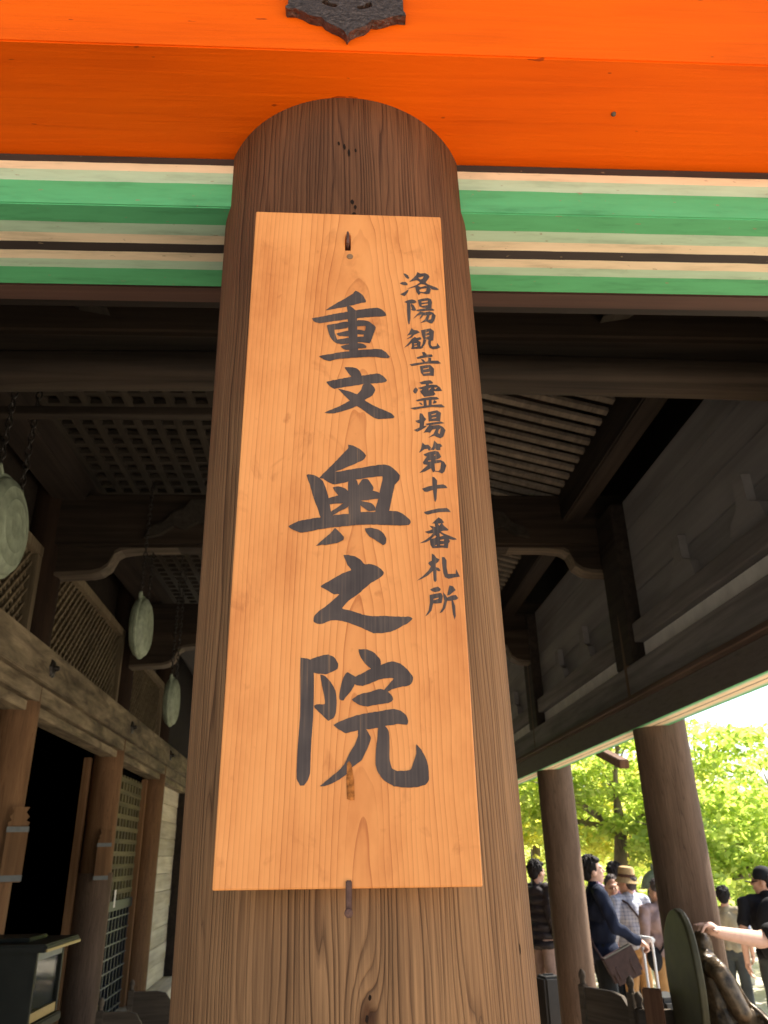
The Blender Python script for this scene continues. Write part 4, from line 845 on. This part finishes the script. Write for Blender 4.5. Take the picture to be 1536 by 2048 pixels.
def plaid():
    m, nt, b = nodes_of('plaid_shirt', .85, .15); x, y, z = sepxyz(nt)
    f = lambda v, s, w: math_n(nt, 'LESS_THAN', math_n(nt, 'FRACT', math_n(nt, 'MULTIPLY', v, s)), w)
    a = math_n(nt, 'ADD', f(x, 26.0, .28), f(z, 26.0, .28)); a = math_n(nt, 'MULTIPLY', a, .5)
    r = ramp(nt, [(0, (.46, .47, .52)), (.5, (.34, .36, .43)), (1, (.20, .22, .30))]); nt.links.new(a, r.inputs[0]); nt.links.new(r.outputs[0], b.inputs['Base Color'])
plaid()
def hand(side, wrist, fwd, up, s=1.0, curl=.5):
    """palm, four fingers of unequal length and a thumb, from the wrist along fwd; returns primitives"""
    w = Vector(wrist); f = Vector(fwd).normalized(); u = Vector(up); u = (u-f*u.dot(f)).normalized(); sd = f.cross(u)*side
    P = [('c', w, .024*s, w+f*.045*s, .030*s), ('c', w+f*.05*s+sd*.02*s, .020*s, w+f*.085*s+sd*.022*s, .015*s), ('c', w+f*.05*s-sd*.02*s, .020*s, w+f*.080*s-sd*.024*s, .014*s)]
    for i, (o, L) in enumerate(((.030, .068), (.0105, .078), (-.0095, .072), (-.0290, .056))):
        b0 = w+f*.085*s+sd*o*s; d1 = (f*math.cos(curl*.7)-u*math.sin(curl*.7)); d2 = (f*math.cos(curl*1.7)-u*math.sin(curl*1.7))
        m1 = b0+d1*L*.5*s+sd*o*.15*s; m2 = m1+d2*L*.5*s
        P += [('c', b0, .0095*s, m1, .0085*s), ('c', m1, .0085*s, m2, .007*s)]
    t0 = w+f*.025*s+sd*.028*s; t1 = t0+(f*.6+sd*.7-u*.25).normalized()*.038*s; t2 = t1+(f*.9+sd*.15-u*.35).normalized()*.030*s
    return P+[('c', t0, .013*s, t1, .0105*s), ('c', t1, .0105*s, t2, .008*s)]
def person(label, loc, rz, Ht, shirt, trousers, hair='hair_black', skin='skin', arms=None, sleeve=1.0, head_yaw=0, head_pitch=0, lean=0, girth=1.0, hat=None, hem=.86, puffer=False, voxel=.009, hair_top=None, shoes='shoe_black', fine=False):
    t = empty('person', loc, rz); s = Ht/1.70; t.scale = (s, s, s); tag(t, label, 'person', None)
    g = girth; HM = Matrix.Translation((0, lean*.55-.0, 1.50)) @ Matrix.Rotation(head_yaw, 4, 'Z') @ Matrix.Rotation(head_pitch, 4, 'X')
    hp = lambda x, y, z: HM @ Vector((x, y, z-1.50))
    er = (head_pitch, 0, head_yaw)
    sh_y = lean*.5
    arms = arms or {}
    A = {}
    for sd in (-1, 1):
        a = arms.get(sd) or (((sd*.245*g, sh_y-.05, 1.10)), ((sd*.235*g, sh_y+.05, .87)))
        A[sd] = [Vector((sd*.185*g, sh_y, 1.385)), Vector(a[0]), Vector(a[1])]
    head = [('e', hp(0, -.012, 1.605), (.078, .097, .100), er), ('e', hp(0, .022, 1.55), (.066, .076, .098), er), ('e', hp(0, .045, 1.485), (.047, .045, .040), er), ('e', hp(0, .082, 1.592), (.052, .022, .016), er),
            ('c', hp(0, .092, 1.585), .009, hp(0, .113, 1.547), .013), ('e', hp(0, .088, 1.508), (.026, .014, .012), er), ('e', hp(.036, .07, 1.545), (.022, .022, .022), er), ('e', hp(-.036, .07, 1.545), (.022, .022, .022), er)]
    for sd in (-1, 1): head += [('e', hp(sd*.079, -.002, 1.555), (.012, .024, .034), er)]
    body = head+[('c', (0, sh_y-.012, 1.38), .060, hp(0, -.008, 1.50), .054), ('e', (0, sh_y, 1.20), (.14*g, .095*g, .20)), ('e', (0, lean*.2, 1.0), (.125*g, .09*g, .16)), ('e', (0, 0, .90), (.135*g, .10*g, .11))]
    for sd in (-1, 1):
        S_, E_, W_ = A[sd]; body += [('c', S_, .050, E_, .040), ('c', E_, .040, W_, .027)]
        dr = (W_-E_).normalized(); dr = (dr+Vector(arms.get(('d', sd), (0, 0, 0)))).normalized()
        body += hand(sd, W_, dr, Vector(arms.get(('u', sd), (sd, 0, .0))), 1.0, arms.get(('c', sd), .55))
        body += [('c', (sd*.085, 0, .88), .078, (sd*.095, .015, .48), .052), ('c', (sd*.095, .015, .48), .052, (sd*.095, -.01, .09), .036), ('c', (sd*.095, -.02, .05), .036, (sd*.105, .12, .03), .028)]
    fuse('body', body, voxel*.85, skin, t)
    R_ = 1.16
    top = [('c', (-.135*g, sh_y, 1.395), .062, (.135*g, sh_y, 1.395), .062), ('e', (0, sh_y, 1.24), (.178*g, .125*g, .19)), ('e', (0, sh_y*.5, 1.06), (.165*g, .128*g, .19)), ('e', (0, 0, hem+.09), (.168*g, .132*g, .13)), ('c', (0, sh_y-.012, 1.40), .072, (0, sh_y-.008, 1.445), .064)]
    for sd in (-1, 1):
        S_, E_, W_ = A[sd]
        if sleeve >= .5: top += [('c', S_, .066, E_, .054), ('c', E_, .054, E_.lerp(W_, (sleeve-.5)*1.9), .042)]
        else: top += [('c', S_, .066, S_.lerp(E_, sleeve*2), .060)]
    if puffer:
        for i in range(7):
            z = .80+i*.092; top.append(('e', (0, sh_y*.6, z), (.198*g, .158*g, .075)))
        for sd in (-1, 1):
            S_, E_, W_ = A[sd]
            for k in range(5): top += [('e', S_.lerp(E_, k/5+.05), (.074, .074, .07)), ('e', E_.lerp(W_, k/5+.05), (.064, .064, .07))]
    fuse('jacket' if puffer else 'shirt', top, voxel, shirt, t, 3, (.016, 13, .7))
    lg = [('e', (0, 0, .90), (.160*g, .122*g, .12))]
    for sd in (-1, 1): lg += [('c', (sd*.083, 0, .86), .094, (sd*.095, .015, .48), .073), ('c', (sd*.095, .015, .48), .073, (sd*.095, -.01, .10), .060)]
    fuse('trousers', lg, voxel, trousers, t, 3, (.013, 11, .55))
    for sd in (-1, 1): fuse('shoe', [('c', (sd*.095, -.035, .045), .045, (sd*.105, .13, .036), .036), ('e', (sd*.1, .05, .02), (.045, .13, .02))], .012, shoes, t)
    if hair:
        hr = [('e', hp(0, -.024, 1.60 if hat else 1.622), (.085, .096 if hat else .098, .080 if hat else .098), er), ('e', hp(0, -.06, 1.56), (.074, .060, .075), er)]
        if hair_top == 'fringe': hr += [('e', hp(0, .042, 1.658), (.074, .052, .034), er), ('e', hp(.07, -.01, 1.60), (.02, .05, .06), er), ('e', hp(-.07, -.01, 1.60), (.02, .05, .06), er)]
        hrr = random.Random(len(bpy.data.objects))
        for k in range(110):
            th_ = hrr.uniform(0, 2*math.pi); ph = hrr.uniform(-.35, .1 if hat else 1.0); cp = math.sqrt(max(0, 1-ph*ph)); d_ = Vector((cp*math.cos(th_), cp*math.sin(th_), ph))
            if d_.y > .35 and d_.z < .55: continue
            b0 = Vector((d_.x*.086, -.024+d_.y*.099, 1.622+d_.z*.099)); tn_ = (Vector((0, 0, -1))+d_*d_.z+Vector((hrr.uniform(-.5, .5), hrr.uniform(-.5, .5), 0))).normalized()
            hr.append(('c', hp(*b0), .009, hp(*(b0+tn_*.034+d_*.004)), .003))
        ho = fuse('hair', hr, .0055, hair, t, 0)
    for sd in (-1, 1):
        fuse('eye', [('e', hp(sd*.031, .093, 1.563), (.012, .006, .005), er)], .003, 'lens_dark', t, 1)
    fuse('mouth', [('e', hp(0, .100, 1.506), (.022, .006, .005), er)], .003, 'lip', t, 1)
    if hat == 'straw':
        h = empty('hat'); h.parent = t; h.matrix_local = HM @ Matrix.Translation((0, -.01, .135)) @ Matrix.Rotation(R(6), 4, 'X')
        MB().lathe([(.001, .115), (.05, .118), (.082, .108), (.092, .09), (.100, .0), (.102, -.005), (.138, -.050), (.143, -.058), (.137, -.056), (.098, -.012), (.09, .085), (.05, .105)], 28).build('crown_and_brim', 'straw', h, smooth=True)
        MB().lathe([(.1035, .002), (.1045, .004), (.1015, .034), (.1005, .034)], 28).build('hat_band', 'hat_band', h, smooth=True)
    if hat == 'cap':
        h = empty('cap'); h.parent = t; h.matrix_local = HM @ Matrix.Translation((0, -.01, .10))
        MB().lathe([(.001, .115), (.05, .105), (.08, .075), (.096, .03), (.099, -.01), (.094, -.01), (.05, .09)], 24).build('cap_dome', 'black_cloth', h, smooth=True)
        MB().prism([(-.075, .05), (.075, .05), (.07, .13), (.035, .175), (-.035, .175), (-.07, .13)], [], lambda a, b, d: (a, b, d-.02*(a/.07)**2-.02*max(0, b-.06)/.1), -.004, .004).build('cap_peak', 'black_cloth', h)
    return t
E90 = R(-90)
pu = person('person in black puffer jacket seen between the front pillar and the next column', (2.24, 9.75, 0), R(-62), 1.60, 'puffer_nylon', 'beige_trousers', puffer=True, hem=.80, girth=1.0, hair_top='fringe')
nv = person('person in navy sweater holding a trolley handle, messenger bag at the hip', (2.36, 7.92, 0), R(-98), 1.645, 'navy_wool', 'dark_trousers', skin='skin_light', girth=1.18, head_pitch=R(8), hair_top='fringe', hem=.80,
            arms={1: ((.27, .10, 1.10), (.20, .30, .985)), ('c', 1): 1.25, ('u', 1): (0, -.2, 1), ('d', 1): (0, .3, -.25)})
fuse('collar', [('c', (-.05, .02, 1.455), .026, (.05, .02, 1.455), .026), ('c', (-.04, .06, 1.435), .02, (.04, .06, 1.435), .02)], .01, 'pink_shirt', nv)
p1 = person('tall person in lilac shirt, dark hair, at the back of the crowd', (3.56, 10.95, -.2), R(-60), 1.74, 'pink_shirt', 'dark_trousers', hair_top='fringe', sleeve=.3)
p2 = person('person in pale pink shirt facing the camera, between navy person and hat', (3.245, 10.2, -.2), R(170), 1.605, 'white_pink_shirt', 'dark_trousers', hair='hair_grey', sleeve=.3, skin='skin')
p3 = person('person in brown straw hat and plaid shirt with shoulder strap, seen from behind', (3.31, 9.85, -.2), R(18), 1.665, 'plaid_shirt', 'khaki', hat='straw', hair='hair_grey', girth=1.12, sleeve=.95, head_yaw=R(30))
MB().tube([(-.17, .02, 1.43), (-.10, -.11, 1.36), (.0, -.145, 1.22), (.12, -.15, 1.05), (.20, -.10, .92), (.22, 0, .86)], .013, 8).build('shoulder_strap', 'bag_leather', p3, smooth=True)
p4 = person('person with cropped hair in greyish rose shirt and khaki trousers, seen from behind', (3.44, 9.25, -.2), R(14), 1.585, 'grey_rose_shirt', 'khaki', hair='hair_grey', girth=1.15, sleeve=.75, head_yaw=R(20))
MB().tube([(.16, .02, 1.43), (.10, -.125, 1.34), (-.02, -.15, 1.18), (-.14, -.14, 1.0), (-.20, -.06, .88)], .013, 8).build('shoulder_strap', 'black_cloth', p4, smooth=True)
fuse('hip_bag', [('e', (-.20, -.06, .90), (.09, .07, .13))], .012, 'black_cloth', p4)
p5 = person('person in dark cap carrying a big black backpack at the right edge', (4.17, 8.3, -.2), R(-16), 1.71, 'black_cloth', 'camo', hat='cap', girth=1.15, head_yaw=R(75), sleeve=.3)
fuse('backpack', [('e', (0, -.20, 1.18), (.17, .11, .27)), ('e', (0, -.17, 1.05), (.175, .11, .20)), ('e', (0, -.27, 1.05), (.12, .06, .13))], .014, 'black_cloth', p5)
MB().prism([(-.03, 1.25), (-.012, 1.24), (-.02, 1.21), (.0, 1.225), (.02, 1.205), (.015, 1.235), (.035, 1.245), (.012, 1.25), (.0, 1.275), (-.008, 1.25)], [], lambda a, b, d: (a, d, b), -.318, -.300).build('backpack_logo', 'logo_white', p5)
p6 = person('small distant person in tan vest and blue sleeves left of the backpack', (4.60, 10.2, -.2), R(-30), 1.46, 'tan_vest', 'camo', hair_top='fringe', sleeve=.2)
for sd in (-1, 1): fuse('sleeve', [('c', (sd*.185, 0, 1.385), .064, (sd*.245, -.05, 1.10), .055)], .012, 'blue_grey_shirt', p6)
p7 = person('person mostly outside the frame, bare forearm reaching left to the statue', (2.47, 4.42, 0), R(90), 1.70, 'black_cloth', 'camo', sleeve=.42, skin='skin_light', voxel=.007,
            arms={-1: ((-.155, .40, 1.275), (-.28, .665, 1.325)), ('c', -1): .75, ('u', -1): (0, .1, 1), ('d', -1): (.0, .2, .35)})
# ------------------------------------------------------------------ things carried or standing among the people
mb = empty('messenger_bag', (2.50, 7.66, .66), R(-8)); tag(mb, 'dark brown leather messenger bag hanging at the navy person\'s hip', 'bag')
mb.rotation_euler = (0, R(-24), R(-6)); mb.scale = (.86, .86, .95)
bgm = MB().box(-.16, .16, -.05, .05, 0, .24, c=.03).build('bag_body', 'bag_leather', mb, smooth=True)
MB().box(-.165, .165, -.058, .056, .10, .255, c=.012).build('flap', 'bag_leather', mb, smooth=True)
for x in (-.08, .08): MB().box(x-.014, x+.014, -.064, -.057, .03, .15, c=.003).build('buckle_strap', 'bag_leather', mb, smooth=True)
MB().tube([(-.155, 0, .23), (-.17, .05, .36), (-.14, .12, .50), (-.06, .2, .62)], .010, 8).build('shoulder_strap', 'bag_leather', mb, smooth=True)
MB().tube([(-.15, -.054, .255), (.15, -.054, .255)], .007, 6).build('piping', 'grey_metal', mb, smooth=True)
tc = empty('trolley_case', (2.84, 7.82, 0), R(10)); tag(tc, 'trolley case with raised white handle in front of the navy person', 'suitcase')
MB().box(-.14, .14, -.19, .19, .05, .52, c=.04).build('case_body', 'shoe_black', tc, smooth=True)
for y in (-.085, .085): MB().tube([(-.1, y, .50), (-.1, y, .94)], .011, 10).build('handle_tube', 'white_plastic', tc, smooth=True)
MB().box(-.125, -.075, -.11, .11, .93, .975, c=.012).build('handle_grip', 'white_plastic', tc, smooth=True)
for x in (-.1, .1):
    for y in (-.15, .15): MB().lathe([(.03, -.012), (.034, 0), (.03, .012)], 14, Matrix.Translation((x, y, .034)) @ Matrix.Rotation(R(90), 4, 'X')).build('wheel', 'shoe_black', tc, smooth=True)
bc = empty('black_case', (2.16, 9.32, 0), R(14)); tag(bc, 'black upright case standing at the feet of the puffer jacket person', 'case')
MB().box(-.10, .12, -.12, .12, .03, .50, c=.025).build('shell', 'shoe_black', bc, smooth=True)
MB().box(-.05, .06, -.02, .02, .50, .515, c=.005).build('handle', 'shoe_black', bc, smooth=True)
for x in (-.07, .08): MB().box(x-.015, x+.015, -.10, .10, 0, .032).build('foot', 'grey_metal', bc)
# statue with mandorla on a stand
plain('statue_lacquer', (.085, .058, .032), .34, .5, .45, .9, 22, .5); plain('mandorla_lacquer', (.040, .037, .016), .5, .3, .1, .3, 10, .1)
st = empty('seated_statue', (1.60, 4.02, 0)); tag(st, 'dark lacquered seated statue with leaf-shaped halo board, a hand resting on it', 'statue')
ml = []
for k in range(41):
    q = k/40; z = .90+.54*q; w = .185*(.80+.20*math.sin(min(1, q/.5)*math.pi/2))*max(0, 1-max(0, (q-.35)/.65)**2.6)**.5
    ml.append((w, z))
loop = [(-w, z) for w, z in ml]+[(w, z) for w, z in ml[::-1][1:]]
hb = MB().prism(loop, [], lambda a, b, d: (d-.035+.10*max(0, b-1.2)**1.5, a, b), -.018, .018).build('halo_board', 'mandorla_lacquer', st)
bvm = hb.modifiers.new('b', 'BEVEL'); bvm.width = .010; bvm.segments = 3; bvm.limit_method = 'ANGLE'; bvm.angle_limit = R(50)
pr = [('e', (.095, .06, 1.285), (.044, .044, .058)), ('e', (.105, .06, 1.262), (.036, .038, .040)), ('c', (.085, .04, 1.21), .062, (.13, .03, 1.05), .095), ('c', (.085, -.07, 1.20), .042, (.10, .14, 1.20), .042),
      ('c', (.13, .03, 1.05), .095, (.16, .03, .95), .13), ('c', (.09, -.09, 1.19), .042, (.15, -.12, 1.03), .042), ('c', (.15, -.12, 1.03), .042, (.25, -.04, .985), .026), ('c', (.11, .15, 1.19), .042, (.17, .17, 1.03), .042), ('c', (.17, .17, 1.03), .042, (.26, .08, .985), .026),
      ('c', (.15, -.10, .93), .06, (.36, -.17, .905), .050), ('c', (.36, -.17, .905), .05, (.39, .06, .90), .045), ('c', (.15, .16, .93), .06, (.36, .22, .905), .05), ('c', (.36, .22, .905), .05, (.39, 0, .90), .045), ('e', (.22, .03, .89), (.20, .23, .05)), ('c', (.2, .03, .98), .06, (.36, .02, .92), .06)]
for k in range(9):      # robe folds falling from the shoulder over the knees
    a = -.10+k*.032; pr += [('c', (.135, a*.8, 1.19-.004*k), .010, (.21, a*.55-.01, 1.06), .011), ('c', (.21, a*.55-.01, 1.06), .011, (.26+.012*k, a*1.1-.02, .995), .012), ('c', (.27, a*1.3, .985), .012, (.43, a*1.9, .915), .012)]
fuse('figure', pr, .0045, 'statue_lacquer', st, 1, (.003, 30, .5))
MB().box(-.05, .50, -.32, .36, .80, .86, c=.012).build('seat_board', 'brown_tablet', st, smooth=True)
MB().box(-.02, .46, -.28, .32, .04, .798, c=.01).build('pedestal', 'barrier_wood', st, smooth=True); MB().box(-.06, .52, -.34, .38, 0, .038, c=.006).build('plinth', 'barrier_wood', st, smooth=True)
wt = tag(box('wooden_tablet', 'brown_tablet', (-.045, .045, -.012, .012, 0, .28), c=.006), 'small reddish brown wooden tablet left of the statue', 'tablet')
bpy.data.objects['wooden_tablet'].location = (1.50, 4.30, .80); wt.rotation_euler = (0, 0, R(-35))
tag(box('tablet_stand', 'barrier_wood', (1.36, 1.56, 4.18, 4.42, 0, .797), c=.01), 'dark box stand under the small brown tablet', 'stand')
# low barriers with finial posts
def barrier(name, loc, rz, label, L, posts, z0=.0, top=.95):
    t = empty(name, loc, rz); tag(t, label, 'barrier', 'low wooden barriers')
    for x in posts:
        MB().box(x-.022, x+.022, -.022, .022, 0, top-.06, c=.004).build('post', 'barrier_wood', t, smooth=True)
        MB().lathe([(.012, top-.06), (.018, top-.055), (.014, top-.04), (.022, top-.02), (.018, top), (.004, top+.015)], 12, Matrix.Translation((x, 0, 0))).build('finial', 'barrier_wood', t, smooth=True)
    sh = [(0, top-.30), (L, top-.30), (L, top-.20), (L*.92, top-.185), (L*.86, top-.14), (L*.74, top-.085), (L*.55, top-.07), (0, top-.07)]
    MB().prism(sh, [], lambda a, b, d: (a, d, b), -.012, .012).build('curved_board', 'barrier_wood', t)
    for z in (top-.34, .30): MB().box(0, L, -.018, .018, z, z+.035, c=.004).build('rail', 'barrier_wood', t, smooth=True)
    MB().box(0, L, -.008, .008, .336, top-.342).build('panel', 'barrier_wood', t)
    return t
barrier('low_barrier', (1.36, 5.02, 0), R(-62), 'low dark barrier with two finials right of the front pillar, before the column', .40, (0, .36), top=1.065)
barrier('low_barrier', (1.55, 4.66, 0), R(0), 'low brown barrier section running right toward the statue', .30, (.0, .28), top=1.0)
barrier('low_barrier', (-1.62, 6.15, 0), R(4), 'low dark barrier at the lower left, nearer one with curved board', .32, (.0,), top=.84)
barrier('low_barrier', (-1.66, 7.15, 0), R(4), 'low dark barrier at the lower left, farther one beside the front pillar', .36, (.0,), top=.82)
# glazed case at the lower left
gc = empty('glazed_case', (-1.36, 3.56, 0)); tag(gc, 'black lacquered glazed candle case with gilt edges at the lower left', 'case')
m, nt, b = nodes_of('case_glass', .05, .5); tp = nt.nodes.new('ShaderNodeBsdfTransparent'); gl = nt.nodes.new('ShaderNodeBsdfGlossy'); gl.inputs['Roughness'].default_value = .04; mx = nt.nodes.new('ShaderNodeMixShader'); mx.inputs[0].default_value = .07
nt.links.new(tp.outputs[0], mx.inputs[1]); nt.links.new(gl.outputs[0], mx.inputs[2]); nt.links.new(mx.outputs[0], nt.nodes['Material Output'].inputs[0])
for x in (-.205, .185):
    for y in (-.16, .14): box('corner_post', 'lacquer_black', (x, x+.02, y, y+.02, 1.15, 1.385), gc, c=.002)
box('front_panel', 'lacquer_black', (-.185, .185, -.158, -.146, 1.15, 1.385), gc); box('back_panel', 'lacquer_black', (-.185, .185, .146, .158, 1.15, 1.385), gc); box('left_panel', 'lacquer_black', (-.203, -.193, -.14, .14, 1.15, 1.385), gc)
box('pane', 'case_glass', (.192, .196, -.14, .14, 1.185, 1.355), gc)
box('top_rail', 'grey_metal', (.190, .203, -.14, .14, 1.355, 1.384), gc); box('bottom_rail', 'gilt', (.190, .203, -.14, .14, 1.152, 1.184), gc)
box('lid', 'lacquer_black', (-.25, .25, -.20, .20, 1.387, 1.415), gc, c=.006); box('lid_trim', 'gilt', (.2502, .2545, -.20, .20, 1.389, 1.399), gc); box('lid_crest', 'lacquer_black', (-.15, .15, -.10, .10, 1.416, 1.43), gc, c=.004)
box('base', 'lacquer_black', (-.22, .22, -.175, .175, 1.115, 1.148), gc, c=.005); box('shelf', 'brown_tablet', (-.18, .185, -.14, .14, 1.152, 1.162), gc)
MB().lathe([(.010, 1.163), (.010, 1.31), (.004, 1.315)], 14, Matrix.Translation((.10, -.06, 0))).build('candle', 'candle', gc, smooth=True)
for x in (-.19, .16):
    for y in (-.15, .12): box('leg', 'lacquer_black', (x, x+.03, y, y+.03, 0, 1.115), gc, c=.003)
for z in (.35, .75): box('stretcher', 'lacquer_black', (-.16, .16, -.145, -.125, z, z+.04), gc)
